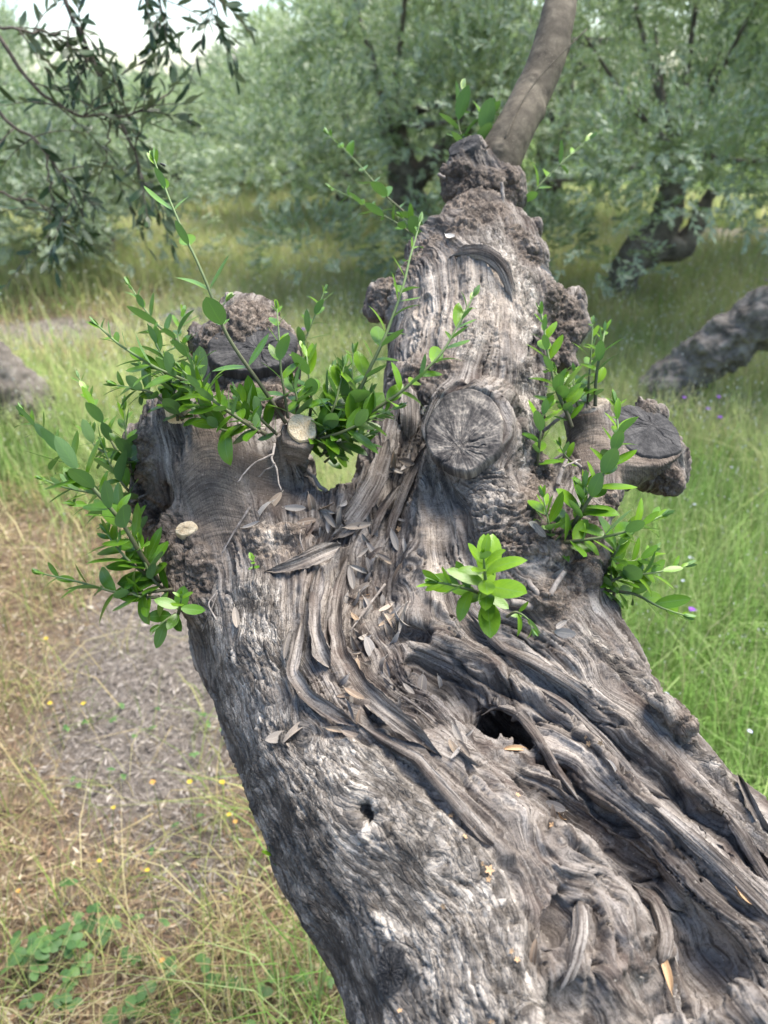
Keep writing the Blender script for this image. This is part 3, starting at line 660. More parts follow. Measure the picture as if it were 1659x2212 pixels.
def cut_material(name, stops, crack, ringmix=.5):
    m = NM(name); cp = m.attr("cut", 'Vector')                      # polar: radius, sine, cosine
    s = m.n("ShaderNodeSeparateXYZ"); m.t.links.new(cp, s.inputs[0])
    pos = m.n("ShaderNodeTexCoord").outputs['Object']
    ray_ = m.noise(m.vmul(cp, (1.6, 7, 7)), 2.6, 5, .6, .35); mot = m.noise(cp, 2.6, 4, .6); fine = m.noise(pos, 380, 4, .7)
    rings = m.math('SINE', m.math('ADD', m.math('MULTIPLY', s.outputs[0], 70.0), m.math('MULTIPLY', mot, 9.0)))
    f = m.math('ADD', m.math('MULTIPLY', ray_, .38), m.math('MULTIPLY', m.math('ADD', mot, m.math('MULTIPLY', rings, .035 * ringmix)), .74))
    c = m.ramp(f, stops); c = m.mix(m.ramp(fine, [(.33, .35), (.46, 0)]), c, crack)
    nb = m.bump(m.math('ADD', ray_, m.math('MULTIPLY', fine, .4)), .6, .0015)
    return m.bsdf(c, .85, nb, .2)
M_CUT_OLD = cut_material("weathered_cut", [(.40, (.024, .023, .024)), (.53, (.075, .068, .064)), (.63, (.17, .152, .135)), (.76, (.38, .335, .28))], (.03, .03, .03))
M_CUT_BLACK = cut_material("blackened_cut", [(.38, (.018, .018, .019)), (.56, (.042, .041, .042)), (.7, (.085, .082, .08)), (.85, (.22, .205, .195))], (.02, .02, .02))
M_CUT_NEW = cut_material("fresh_cut", [(.30, (.50, .37, .22)), (.5, (.66, .53, .35)), (.7, (.76, .65, .47))], (.38, .25, .13), 1.0)
M_CUT_GREY = cut_material("grey_cut", [(.38, (.13, .11, .09)), (.56, (.25, .215, .175)), (.72, (.40, .35, .29))], (.08, .07, .06))
def cut_face(c, n, ax, bx, mat, rot=0, cracks=5, seed=1, depth=.004, off=(0, 0), label=None, name="cut_face", bulge=.002):
    """a sawn face: slightly domed irregular disc with radial checks; ax, bx radii in metres"""
    rg = np.random.default_rng(seed); n = nrm(np.asarray(n, float)); x = nrm(np.cross(n, UP + .01)); y = np.cross(n, x)
    x, y = x * math.cos(rot) + y * math.sin(rot), -x * math.sin(rot) + y * math.cos(rot)
    NR, NA = 70, 220; R = np.linspace(0, 1, NR) ** .8; A = np.arange(NA) / NA * 2 * np.pi
    rr, aa = np.meshgrid(R, A, indexing='ij'); ca, sa = np.cos(aa), np.sin(aa)
    out = 1 + .11 * perlin(np.stack([ca.ravel() * 1.5, sa.ravel() * 1.5, np.full(ca.size, seed)], 1), 3).reshape(ca.shape) + .02 * perlin(np.stack([ca.ravel() * 6, sa.ravel() * 6, np.full(ca.size, seed)], 1), 4).reshape(ca.shape)
    px, py = rr * ca * out, rr * sa * out
    dx, dy = px - off[0], py - off[1]; rad_ = np.hypot(dx, dy); ang = np.arctan2(dy, dx)
    h = bulge * (1 - rr ** 2) - .005 * np.clip((rr - .93) / .07, 0, 1) ** 2
    pp = np.stack([np.cos(ang).ravel() * 14, np.sin(ang).ravel() * 14, rad_.ravel() * 1.5 + seed], 1); h = h + .0007 * fbm(pp * np.array([.55, .55, 1]), 3, seed).reshape(h.shape) + .0006 * fbm(np.stack([px.ravel() * 9, py.ravel() * 9, px.ravel() * 0 + seed], 1), 3, 9).reshape(h.shape)
    for k in range(cracks):
        a0 = rg.uniform(-np.pi, np.pi); wv = .22 * perlin(np.stack([rad_.ravel() * 4, np.full(h.size, k * 3.1), np.full(h.size, seed)], 1), 5).reshape(h.shape)
        da = (ang - a0 + wv + np.pi) % (2 * np.pi) - np.pi; lat = np.abs(da) * np.maximum(rad_, .02); L = rg.uniform(.3, 1.15)
        h = h - depth * np.exp(-(lat / .011) ** 2) * sstep(L, L * .7, rad_) * sstep(.04, .4, rad_) * rg.uniform(.5, 1)
    V = np.asarray(c) + (px * ax)[..., None] * x + (py * bx)[..., None] * y + h[..., None] * n; V = V.reshape(-1, 3)
    i = np.arange(NR - 1)[:, None] * NA; j = np.arange(NA)[None]; j2 = (j + 1) % NA
    Q = np.stack([i + j, i + NA + j, i + NA + j2, i + j2], -1).reshape(-1, 4)
    cp = np.stack([rad_.ravel(), np.sin(ang).ravel() * np.minimum(rad_.ravel() * 4, 1), np.cos(ang).ravel() * np.minimum(rad_.ravel() * 4, 1)], 1)
    # a rim going back into the wood
    back = V[-NA:] - n * .012; V = np.vstack([V, back]); cp = np.vstack([cp, cp[-NA:]]); e = (NR - 1) * NA; jj = np.arange(NA); k2 = (jj + 1) % NA
    Q = np.vstack([Q, np.stack([e + jj, e + NA + jj, e + NA + k2, e + k2], 1)])
    return mesh_np(name, V - BASE, Q, mat, tree, True, {"cut": ('FLOAT_VECTOR', cp)}, label)
mpx = lambda px, d: px / F_PX * d
cut_face(CUT1 + CUT1N * .006, CUT1N, mpx(86, .868), mpx(97, .868), M_CUT_OLD, 0, 6, 52, .0035, (.10, .46), "big old sawn face with dark radial cracks, facing the viewer")
cut_face(CUT2 + CUT2N * .003, CUT2N, mpx(84, .985), mpx(84, .985), M_CUT_BLACK, .3, 6, 8, .005, (-.3, -.1), "blackened sawn face of the stub on the right")
cut_face(CUT3 + CUT3N * .003, CUT3N, mpx(47, .985), mpx(46, .985), M_CUT_GREY, 0, 3, 5, .002, (0, 0), "small greyish sawn top of the right stub")
cut_face(CUT4 + CUT4N * .004, CUT4N, mpx(32, .872), mpx(34, .872), M_CUT_NEW, .4, 5, 11, .0016, (-.25, .1), "fresh yellow sawn face of a thin stub", bulge=.001)
cut_face(CUT5 + CUT5N * .004, CUT5N, mpx(28, .885), mpx(22, .885), M_CUT_NEW, 0, 3, 12, .0012, (0, 0), "pale sawn knob on the rim of the left stub")
q, nn_, _ = hit(545, 752); n_ = nrm(-FW * .8 + UP * .5 + RT * .1)
cut_face(q + n_ * .004, n_, mpx(98, 1.0), mpx(72, 1.0), M_CUT_BLACK, .2, 5, 21, .005, (-.1, .2), "dark rotten sawn face on the left stub")
q = P(1004, 316, 1.285); n_ = nrm(UP * .60 - FW * .62 - RT * .42); cut_face(q + n_ * .003, n_, mpx(40, 1.27), mpx(36, 1.27), M_CUT_BLACK, 0, 4, 25, .003, (0, 0), "dark sawn face beside the young branch")
q, nn_, _ = hit(848, 2090); nn_ = nrm(nn_ * .5 - nrm(ray(848, 2090)) * .5)
cut_face(q + nn_ * .004, nn_, mpx(34, .56), mpx(58, .56), M_CUT_BLACK, -.2, 3, 41, .002, (0, 0), "oval black knot scar low on the bark", bulge=.001)
q, nn_, _ = hit(402, 1141); cut_face(q - nrm(ray(402, 1141)) * .006, nrm(-FW * .8 + UP * .4), mpx(24, .86), mpx(17, .86), M_CUT_NEW, .3, 2, 31, .001, (0, 0), "pale broken scar above the left burl")

# --- torn strips of dead wood standing off the hollow
def strip(pl, name="bark_strip", lift=.008, thick=.004, seed=0, curl=.004, label=None, na=70, nb=14, z=(0., .0)):
    """pl: (u, v, half width px)"""
    q = line_pts([(a, b, c) for a, b, c in pl], 10); pts = []
    for u, v, wd in q:
        h_, _, ok = hit(u, v); pts.append(np.linalg.norm(h_ - CAM))
    dep = np.array(pts); ker = min(9, len(dep) | 1); dep = np.array([np.percentile(dep[max(0, i - 6):i + 7], 30) for i in range(len(dep))])
    dep = np.convolve(np.pad(dep, 4, mode='edge'), np.ones(9) / 9, 'valid')
    sn = np.sin(np.linspace(0, 1, len(q)) * np.pi) ** .6; lf = lift * sn - .006 * (1 - sn)
    c = np.array([CAM + nrm(ray(u, v)) * (d - l) for (u, v, wd), d, l in zip(q, dep, lf)]); hw = q[:, 2] / F_PX * dep
    c = catmull(c[::3] if len(c) > 8 else c, na); hw = np.interp(np.linspace(0, 1, na), np.linspace(0, 1, len(hw)), hw)
    t = nrm(np.gradient(c, axis=0)); vdir = nrm(c - CAM); side = nrm(np.cross(t, vdir)); nn = nrm(np.cross(side, t)); 
    nn = np.where((nn * vdir).sum(1, keepdims=True) > 0, -nn, nn)
    s = np.linspace(-1, 1, nb); u_ = np.linspace(0, 1, na); uu, ss = np.meshgrid(u_, s, indexing='ij')
    L = np.linalg.norm(np.diff(c, axis=0), axis=1).sum()
    edge = 1 + .22 * perlin(np.stack([uu.ravel() * L / .02, np.sign(ss.ravel()) * 3 + seed, uu.ravel() * 0], 1), 2).reshape(uu.shape) + .12 * perlin(np.stack([uu.ravel() * L / .005, np.sign(ss.ravel()) * 5 + seed, uu.ravel() * 0], 1), 4).reshape(uu.shape)
    hw = hw * np.clip(np.minimum(u_, 1 - u_) * 6 + .12 + .1 * perlin(np.stack([u_ * 40, u_ * 0 + seed, u_ * 0], 1), 3), .1, 1)
    lat = ss * hw[:, None] * edge
    gr = .0022 * perlin(np.stack([lat.ravel() / .006, uu.ravel() * L / .08, np.full(uu.size, seed * 1.7)], 1), 5).reshape(uu.shape) + .0012 * perlin(np.stack([lat.ravel() / .0022, uu.ravel() * L / .05, np.full(uu.size, seed * 1.7)], 1), 6).reshape(uu.shape)
    wavy = .003 * perlin(np.stack([uu.ravel() * L / .03, ss.ravel() * .6, np.full(uu.size, seed * 2.3)], 1), 7).reshape(uu.shape)
    top = c[:, None] + lat[..., None] * side[:, None] + (curl * ss ** 2 + gr + wavy)[..., None] * nn[:, None]
    tk = thick * (1 - .75 * np.abs(ss) ** 3); bot = top - tk[..., None] * nn[:, None]
    V = np.vstack([top.reshape(-1, 3), bot.reshape(-1, 3)]); M = na * nb
    i = np.arange(na - 1)[:, None] * nb; j = np.arange(nb - 1)[None]; A = np.stack([i + j, i + j + 1, i + nb + j + 1, i + nb + j], -1).reshape(-1, 4)
    e = np.concatenate([np.arange(na) * nb, (na - 1) * nb + np.arange(1, nb), (np.arange(na)[::-1] * nb + nb - 1)[1:], np.arange(nb - 1)[::-1][:-1]]); e2 = np.roll(e, -1)
    Q = np.vstack([A, A[:, ::-1] + M, np.stack([e, e + M, e2 + M, e2], 1)])
    fl = np.stack([lat.ravel() + seed * .37, uu.ravel() * L, uu.ravel() * 0], 1); fl = np.vstack([fl, fl])
    return mesh_np(name, V - BASE, Q, BARK, tree, True, {"flow": ('FLOAT_VECTOR', fl), "zones": ('FLOAT_VECTOR', np.zeros((len(V), 3))), "tones": ('FLOAT_VECTOR', np.tile([z[0], z[1], 0], (len(V), 1))), "cell": ('FLOAT', np.zeros(len(V)))}, label)
strip([(838, 950, 14), (815, 1030, 22), (775, 1100, 24), (735, 1150, 22), (705, 1172, 14)], seed=1, lift=.012, curl=.004)
strip([(735, 1178, 14), (700, 1192, 20), (655, 1212, 17), (605, 1228, 10), (562, 1236, 4)], seed=2, lift=.012, curl=.002, z=(.25, 0), label="brown splintered slab of wood pointing left")
strip([(693, 1230, 10), (682, 1290, 14), (678, 1340, 12), (690, 1400, 14), (712, 1440, 22), (722, 1458, 18)], seed=3, lift=.012, curl=.005)
strip([(752, 1200, 10), (732, 1270, 13), (722, 1340, 14), (735, 1410, 16), (775, 1480, 20), (840, 1540, 22), (905, 1590, 18), (960, 1640, 10)], seed=4, lift=.014, curl=.004, na=110)
strip([(655, 1330, 8), (640, 1400, 12), (632, 1450, 13), (660, 1500, 14), (720, 1540, 16), (790, 1580, 12)], seed=5, lift=.010, curl=.003)
strip([(880, 830, 14), (886, 880, 22), (884, 930, 20), (880, 975, 10)], seed=6, lift=.014, curl=-.003, z=(.1, 0), label="grey peeling plate hanging beside the big cut")
strip([(930, 950, 8), (880, 1040, 10), (850, 1120, 10), (830, 1190, 8)], seed=7, lift=.006)
strip([(860, 1050, 7), (820, 1110, 9), (795, 1180, 8)], seed=8, lift=.008)
strip([(1020, 1330, 9), (1080, 1395, 12), (1160, 1435, 14), (1250, 1490, 14), (1330, 1550, 10)], seed=9, lift=.006, curl=-.004, na=100)
strip([(1130, 1470, 8), (1220, 1525, 12), (1300, 1600, 13), (1370, 1680, 12), (1470, 1740, 8)], seed=10, lift=.005, curl=-.003, na=100)
strip([(1040, 1545, 6), (1075, 1528, 9), (1120, 1540, 10), (1160, 1590, 10), (1200, 1660, 10), (1260, 1740, 8)], seed=11, lift=.010, curl=-.003, na=90)
strip([(1390, 1720, 8), (1470, 1790, 14), (1560, 1870, 16), (1650, 1960, 14), (1730, 2040, 10)], seed=12, lift=.006, curl=-.003, na=100)
strip([(1560, 1745, 8), (1600, 1800, 12), (1640, 1870, 12), (1690, 1940, 8)], seed=13, lift=.010, curl=-.003)
strip([(1595, 1675, 5), (1625, 1740, 8), (1665, 1810, 8)], seed=14, lift=.012, z=(0, .4))
strip([(968, 556, 9), (1005, 545, 14), (1050, 546, 16), (1085, 575, 15), (1100, 620, 12), (1112, 670, 8)], seed=15, lift=.010, curl=-.006, label="curled grey lip of bark over the upper limb")
strip([(770, 1560, 7), (830, 1600, 10), (900, 1640, 12), (980, 1730, 14), (1050, 1810, 12), (1110, 1860, 7)], seed=16, lift=.004, curl=-.002, na=100)
strip([(1150, 720, 6), (1172, 760, 9), (1182, 810, 9), (1172, 850, 6)], seed=17, lift=.010, curl=-.003)
strip([(1250, 1930, 10), (1255, 2010, 16), (1235, 2090, 14), (1205, 2150, 9)], seed=18, lift=.006, curl=-.002)
strip([(1360, 1905, 8), (1420, 1950, 14), (1440, 2020, 15), (1420, 2110, 12)], seed=19, lift=.010, curl=-.004)

# --- dead twigs stuck in the wood
def twig(pl, r0, r1, sub=(), label=None, parent=tree, base=BASE, mat=None, kink=.3):
    mb = MB()
    for line, a, b in [(pl, r0, r1)] + list(sub):
        c = catmull([P(*x) for x in line], 24); c = c + np.stack([perlin(c / .012, k) for k in (1, 2, 3)], 1) * .0025 * kink * 3
        V, Q, T = tube(c, np.linspace(a, b, 24) * (1 + .2 * perlin(np.stack([np.arange(24) / 2.5, np.zeros(24), np.zeros(24)], 1), 4)), 7); mb.add(V, Q, T)
    return mb.build("dead_twig", mat or M_TWIG, parent, base, True, label)
twig([(592, 960, .85), (590, 990, .835), (600, 1020, .83), (606, 1060, .82)], .0016, .0007, [([(590, 985, .835), (560, 995, .83), (530, 1020, .825), (512, 1040, .82)], .0013, .0006), ([(595, 1000, .83), (575, 1015, .835), (556, 1030, .84)], .0012, .0006)], "forked thin grey dead twig below the fresh cut")
twig([(1062, 858, .90), (1078, 905, .90), (1095, 955, .905)], .002, .0028, label="straight brown dead twig beside the big cut")
twig([(1223, 995, .90), (1212, 1020, .89), (1205, 1050, .885)], .0022, .003, [([(1215, 1010, .89), (1235, 1000, .90), (1255, 992, .91)], .0015, .001)])
twig([(1165, 1010, .93), (1200, 990, .93), (1235, 970, .93)], .002, .0016)
twig([(1175, 930, .96), (1205, 905, .95), (1235, 880, .95)], .0025, .002)
twig([(660, 1010, .93), (685, 1040, .92), (705, 1062, .91)], .002, .0026)
twig([(555, 905, .92), (590, 870, .93), (625, 850, .93)], .0022, .003)
twig([(1083, 395, 1.22), (1087, 430, 1.22), (1078, 475, 1.225)], .0026, .004, label="thick bent dead twig under the young branch")
twig([(960, 385, 1.26), (948, 378, 1.25)], .003, .003)
twig([(1090, 300, 1.27), (1130, 215, 1.295), (1185, 145, 1.305), (1268, 62, 1.32)], .0014, .0009, label="long thin dead stem leaning across the young branch", kink=.05, mat=M_BRANCH)
twig([(280, 1085, .93), (300, 1075, .925), (345, 1060, .93)], .0012, .0016)
twig([(465, 1340, .765), (452, 1300, .77), (470, 1275, .775)], .0009, .0006)
twig([(1255, 1010, .9), (1240, 1000, .9)], .002, .002)
twig([(1268, 1335, .80), (1285, 1345, .80), (1296, 1360, .80)], .0014, .0006)
twig([(1105, 1300, .785), (1150, 1312, .79), (1175, 1310, .80)], .004, .0045, label="short broken stub below the right shoots")
twig([(1140, 1255, .80), (1160, 1280, .79), (1172, 1300, .79)], .003, .003)
twig([(1190, 1285, .78), (1205, 1255, .785), (1222, 1235, .79)], .003, .0025)
twig([(1325, 1300, .87), (1326, 1260, .86), (1320, 1240, .86)], .002, .0018)

# --- green shoots
m = NM("shoot_leaf"); lf = m.attr("lf", 'Vector'); s = m.n("ShaderNodeSeparateXYZ"); m.t.links.new(lf, s.inputs[0])   # across, along, tint
pos = m.n("ShaderNodeTexCoord").outputs['Object']
up = m.ramp(s.outputs[2], [(.0, (.026, .070, .008)), (.4, (.072, .175, .010)), (1, (.175, .32, .018))])
up = m.mix(m.ramp(m.noise(pos, 120, 3, .6), [(.45, 0), (.7, .3)]), up, (.06, .18, .02))
und = m.mix(s.outputs[2], (.085, .155, .065), (.13, .24, .075))
gm = m.n("ShaderNodeNewGeometry"); col = m.mix(gm.outputs['Backfacing'], up, und)
mid = m.ramp(m.math('ABSOLUTE', s.outputs[0]), [(.02, .65), (.07, 0)]); col = m.mix(mid, col, (.14, .27, .07))
vein = m.math('SINE', m.math('ADD', m.math('MULTIPLY', s.outputs[1], 55.0), m.math('MULTIPLY', m.math('ABSOLUTE', s.outputs[0]), -14.0)))
nb = m.bump(m.math('ADD', m.math('MULTIPLY', vein, .10), m.noise(pos, 260, 3, .6)), .18, .001)
rg = m.math('ADD', .30, m.math('MULTIPLY', gm.outputs['Backfacing'], .3))
M_LEAF = m.bsdf(col, rg, nb, .4, .20, m.mix(.5, col, (.10, .26, .01)))
m = NM("shoot_stem"); tt = m.attr("t"); pos = m.n("ShaderNodeTexCoord").outputs['Object']
c = m.ramp(m.math('ADD', tt, m.math('MULTIPLY', m.noise(pos, 200, 3, .6), .3)), [(.1, (.07, .060, .038)), (.45, (.085, .10, .045)), (1, (.15, .22, .085))])
M_STEM = m.bsdf(c, .6, m.bump(m.noise(pos, 600, 3, .6), .4, .0006), .3)

def leaf_template(nx=8, ny=4, fold=.25, curl=.15, shape=1.0):
    x = np.linspace(0, 1, nx + 1); yy = np.linspace(-1, 1, ny + 1)
    wd = (np.sin(np.pi * np.clip(x, 0, 1) ** .95) ** (.62 * shape)) * .98 + .02; wd[0] = .08; wd[-1] = .03
    X, Y = np.meshgrid(x, yy, indexing='ij'); Yw = Y * wd[:, None]
    Z = fold * np.abs(Yw) * .5 - fold * .12 * Yw ** 2 
    V = np.stack([X, Yw, Z], -1).reshape(-1, 3); k = ny + 1
    i = np.arange(nx)[:, None] * k; j = np.arange(ny)[None]
    Q = np.stack([i + j, i + k + j, i + k + j + 1, i + j + 1], -1).reshape(-1, 4)
    return V, Q, np.stack([Y.ravel(), X.ravel()], 1), curl
LT = leaf_template()
def place_leaves(mb, base, d, n, L, Wd, tint, curl=None, twist=None, tmpl=LT):
    """arrays: base (M,3) direction d, upper-side normal n, length, half width, tint"""
    V, Q, lf, _ = tmpl; M = len(base); d = nrm(d); n = nrm(n - (n * d).sum(1, keepdims=True) * d); s = np.cross(n, d)
    curl = np.full(M, .15) if curl is None else curl
    x = V[None, :, 0]; y = V[None, :, 1]; z = V[None, :, 2]
    ang = curl[:, None] * x                                            # bend the blade back along its length
    px = np.where(np.abs(curl[:, None]) < 1e-3, x, np.sin(ang) / np.where(np.abs(curl[:, None]) < 1e-3, 1, curl[:, None])) ; pz = -(1 - np.cos(ang)) / np.where(np.abs(curl[:, None]) < 1e-3, 1, curl[:, None])
    L_, W_ = L[:, None], Wd[:, None]
    out = base[:, None] + (px * L_)[..., None] * d[:, None] + (y * W_)[..., None] * s[:, None] + (pz * L_ + z * W_)[..., None] * n[:, None]
    Qs = (Q[None] + (np.arange(M) * len(V))[:, None, None]).reshape(-1, 4)
    A = np.concatenate([np.broadcast_to(lf[None], (M, len(V), 2)), np.broadcast_to(tint[:, None, None], (M, len(V), 1))], 2).reshape(-1, 3)
    mb.add(out.reshape(-1, 3), Qs, lf=A)
SH = [0]
def shoot(pl, npair=8, Lpx=62, r0=.0022, t0=.06, tint=(.35, .7), seed=None, label=None, side0=None, tipL=.45, spread=58, wr=.19, bigend=None, gap=.25, name="shoot", tipn=4, baseL=.8):
    SH[0] += 1; rg = np.random.default_rng(SH[0] * 13 + 5 if seed is None else seed)
    c = catmull([P(*x) for x in pl], 60); t, n, b = frames(c); r = np.linspace(r0, r0 * .36, 60)
    c = c + np.stack([perlin(c / .05, 90 + k) for k in range(3)], 1) * .002
    V, Q, T = tube(c, r, 8); root = MB(); root.add(V, Q, T, t=np.concatenate([np.repeat(np.linspace(0, 1, 60), 8), [0, 1]]))
    o = root.build(name, M_STEM, tree, BASE, True, label)
    base, D, Nn, Ls, Ws, Ti, Cu = [], [], [], [], [], [], []
    depth = np.mean([x[2] for x in pl]); L0 = Lpx * 1.27 / F_PX * depth; wr = wr * 1.36; npair = int(npair * 1.3 + .5) if npair > 4 and tipn == 4 and gap > .1 else npair
    ts = np.linspace(t0, .97, npair) + rg.normal(0, .008, npair); ts = np.clip(ts, .02, .985)
    ph = rg.uniform(0, np.pi) if side0 is None else side0
    for k, tv in enumerate(ts):
        i = min(int(tv * 59), 58); f = k / max(npair - 1, 1)
        prof = (baseL + (1 - baseL) * min(f / .35, 1)) * (1 - (1 - tipL) * max(0, (f - .55) / .45) ** 1.2)
        for sgn in (0, np.pi):
            if rg.uniform() < gap * .35 and f < .9: continue
            a = ph + k * np.pi / 2 + sgn + rg.normal(0, .25); sd = math.cos(a) * n[i] + math.sin(a) * b[i]
            al = rad(spread * (1 - .62 * f ** 1.5) + rg.normal(0, 9)); d = math.cos(al) * t[i] + math.sin(al) * sd
            d = nrm(d + np.array([0, 0, rg.normal(-.02, .10)])); nn = t[i] - np.dot(t[i], d) * d + np.array([0, 0, .75]) * (1 - f * .5) - FW * .25
            L = L0 * prof * rg.uniform(.62, 1.15)
            base.append(c[i] + sd * r[i] * .7); D.append(d); Nn.append(nn); Ls.append(L); Ws.append(L * wr * rg.uniform(.8, 1.25) * (1 - .35 * f)); Ti.append(np.clip(rg.uniform(*tint) + .30 * f, 0, 1)); Cu.append(rg.normal(.25, .3))
    for k in range(tipn):                                           # folded bud leaves at the tip
        a = k * 2.4; sd = math.cos(a) * n[-1] + math.sin(a) * b[-1]; al = rad(rg.uniform(4, 24)); d = math.cos(al) * t[-1] + math.sin(al) * sd
        base.append(c[-1] - t[-1] * .002); D.append(d); Nn.append(-sd if k % 2 else t[-1] - d * .9 - sd * .4); L = L0 * rg.uniform(.3, .45); Ls.append(L); Ws.append(L * .16); Ti.append(rg.uniform(.8, 1)); Cu.append(-.2)
    mb = MB(); place_leaves(mb, np.array(base), np.array(D), np.array(Nn), np.array(Ls), np.array(Ws), np.array(Ti), np.array(Cu))
    mb.build("leaves", M_LEAF, o, BASE)
    # short stalks
    return o
shoot([(618, 915, .87), (560, 830, .85), (500, 735, .84), (458, 645, .84), (420, 555, .845), (378, 462, .85), (352, 395, .86), (334, 345, .87)], 8, 70, .0025, .10, (.35, .6), label="tall thin shoot with few leaf pairs rising left of the stub", side0=.3, gap=.1, spread=62)
shoot([(575, 940, .84), (490, 885, .83), (410, 830, .83), (330, 790, .82), (262, 748, .82), (213, 705, .83)], 11, 66, .0026, .04, (.25, .65), label="arching leafy shoot reaching left from the cut stub")
shoot([(560, 935, .83), (500, 893, .815), (440, 850, .81), (392, 800, .815)], 9, 60, .0022, .05, (.3, .7))
shoot([(622, 905, .87), (612, 830, .86), (604, 740, .86), (596, 668, .87)], 7, 52, .0018, .08, (.35, .7), label="upright slender shoot in front of the rotten cut", gap=.1)
shoot([(705, 985, .93), (745, 905, .90), (798, 800, .885), (845, 690, .89), (878, 590, .90), (905, 480, .92)], 13, 58, .0028, .03, (.3, .7), label="tall shoot crossing in front of the main limb", gap=.3)
shoot([(700, 965, .90), (780, 905, .87), (860, 850, .86), (945, 775, .86), (990, 700, .87), (1022, 640, .88)], 12, 60, .0024, .03, (.35, .75), label="shoot leaning right across the main limb")
shoot([(668, 905, .90), (672, 850, .89), (665, 790, .89), (658, 755, .90)], 6, 56, .0018, .05, (.4, .7))
shoot([(690, 960, .92), (740, 900, .91), (760, 830, .91), (765, 760, .92)], 8, 58, .002, .05, (.25, .6))
shoot([(680, 950, .88), (740, 935, .865), (800, 905, .86), (855, 880, .87)], 7, 58, .002, .05, (.25, .55))
shoot([(690, 985, .91), (730, 960, .90), (770, 950, .89), (800, 935, .89)], 6, 50, .002, .05, (.15, .4))
shoot([(660, 960, .91), (690, 900, .90), (712, 850, .90), (720, 800, .91)], 6, 56, .002, .05, (.15, .45))
shoot([(700, 1000, .95), (720, 985, .94), (735, 990, .94)], 4, 40, .0016, .1, (.15, .4))
shoot([(345, 1260, .84), (285, 1165, .815), (222, 1080, .80), (152, 1000, .80), (95, 940, .81), (52, 890, .82)], 15, 68, .0028, .02, (.2, .55), label="long drooping leafy shoot reaching far left", gap=.2)
shoot([(372, 1272, .83), (280, 1282, .82), (185, 1262, .82), (88, 1238, .83)], 8, 60, .002, .04, (.2, .6), label="low thin shoot pointing left near the ground side", gap=.15)
shoot([(360, 1280, .84), (330, 1250, .83), (310, 1205, .825), (300, 1170, .83)], 5, 58, .002, .05, (.08, .3))
shoot([(290, 1040, .94), (245, 960, .95), (210, 890, .96), (170, 815, .98)], 9, 50, .002, .05, (.3, .7))
shoot([(285, 1020, .92), (274, 960, .91), (268, 885, .915)], 6, 56, .0018, .05, (.2, .5))
shoot([(290, 1090, .93), (220, 1070, .92), (150, 1055, .92), (92, 1035, .93)], 8, 48, .002, .05, (.35, .7))
shoot([(300, 1000, .93), (250, 985, .93), (205, 960, .94), (190, 925, .95)], 6, 52, .002, .05, (.2, .6))
shoot([(430, 790, 1.02), (380, 735, 1.02), (325, 685, 1.03), (278, 615, 1.04)], 8, 52, .0024, .05, (.15, .5))
shoot([(455, 860, .92), (415, 790, .93), (385, 730, .95), (395, 680, .96)], 6, 62, .002, .05, (.12, .4))
shoot([(395, 905, .88), (372, 850, .87), (345, 805, .87), (300, 790, .88)], 8, 50, .002, .05, (.3, .7))
shoot([(385, 905, .875), (380, 860, .865), (365, 815, .865), (358, 780, .87)], 6, 50, .0018, .05, (.35, .7))
shoot([(440, 905, .87), (430, 870, .86), (415, 820, .86), (420, 785, .865)], 6, 54, .0018, .05, (.3, .6))
shoot([(640, 770, 1.05), (668, 715, 1.06), (700, 630, 1.07)], 6, 46, .0018, .1, (.3, .6), label="small shoot behind the rotten stub")
shoot([(480, 700, 1.05), (475, 670, 1.04), (490, 650, 1.04)], 3, 50, .0018, .1, (.15, .4))
shoot([(1235, 925, .93), (1205, 845, .925), (1180, 745, .93), (1168, 672, .94)], 9, 50, .0026, .08, (.4, .8), label="upright pale shoot beside the upper limb's right burl")
shoot([(1230, 910, .935), (1215, 850, .93), (1200, 800, .935)], 5, 48, .002, .1, (.4, .8))
shoot([(1284, 878, .96), (1288, 800, .955), (1300, 740, .955), (1305, 712, .96)], 7, 52, .0024, .1, (.45, .8), label="upright shoot growing from the right stub's top")
shoot([(1268, 885, .98), (1274, 800, .98), (1280, 700, .99)], 7, 44, .002, .1, (.45, .8))
shoot([(1250, 890, .96), (1240, 845, .955), (1240, 805, .96)], 5, 46, .0018, .1, (.4, .8))
shoot([(1158, 1010, .90), (1165, 950, .885), (1172, 900, .89), (1185, 880, .89)], 6, 46, .002, .05, (.3, .7))
shoot([(1240, 1000, .92), (1225, 985, .91), (1210, 960, .91)], 4, 40, .002, .1, (.4, .7))
shoot([(1215, 1165, .84), (1250, 1110, .82), (1290, 1050, .815), (1320, 985, .82), (1335, 930, .83), (1328, 870, .84)], 11, 68, .0024, .05, (.4, .8), label="leafy shoot rising in front of the blackened stub", gap=.2)
shoot([(1190, 1175, .82), (1270, 1165, .80), (1360, 1145, .795), (1430, 1112, .80)], 9, 64, .0022, .05, (.3, .75), label="horizontal shoot with broad glossy leaves on the right")
shoot([(1195, 1175, .82), (1185, 1130, .81), (1172, 1070, .815)], 5, 54, .0018, .05, (.35, .7))
shoot([(1285, 1275, .83), (1345, 1245, .825), (1410, 1238, .825), (1480, 1222, .83)], 8, 54, .0018, .05, (.35, .75))
shoot([(1300, 1275, .84), (1370, 1285, .835), (1430, 1310, .835), (1478, 1328, .84)], 6, 58, .002, .05, (.4, .8), label="lowest thin shoot pointing right over the grass")
shoot([(1290, 1250, .85), (1330, 1220, .84), (1380, 1210, .84), (1410, 1190, .845)], 6, 56, .002, .05, (.3, .7))
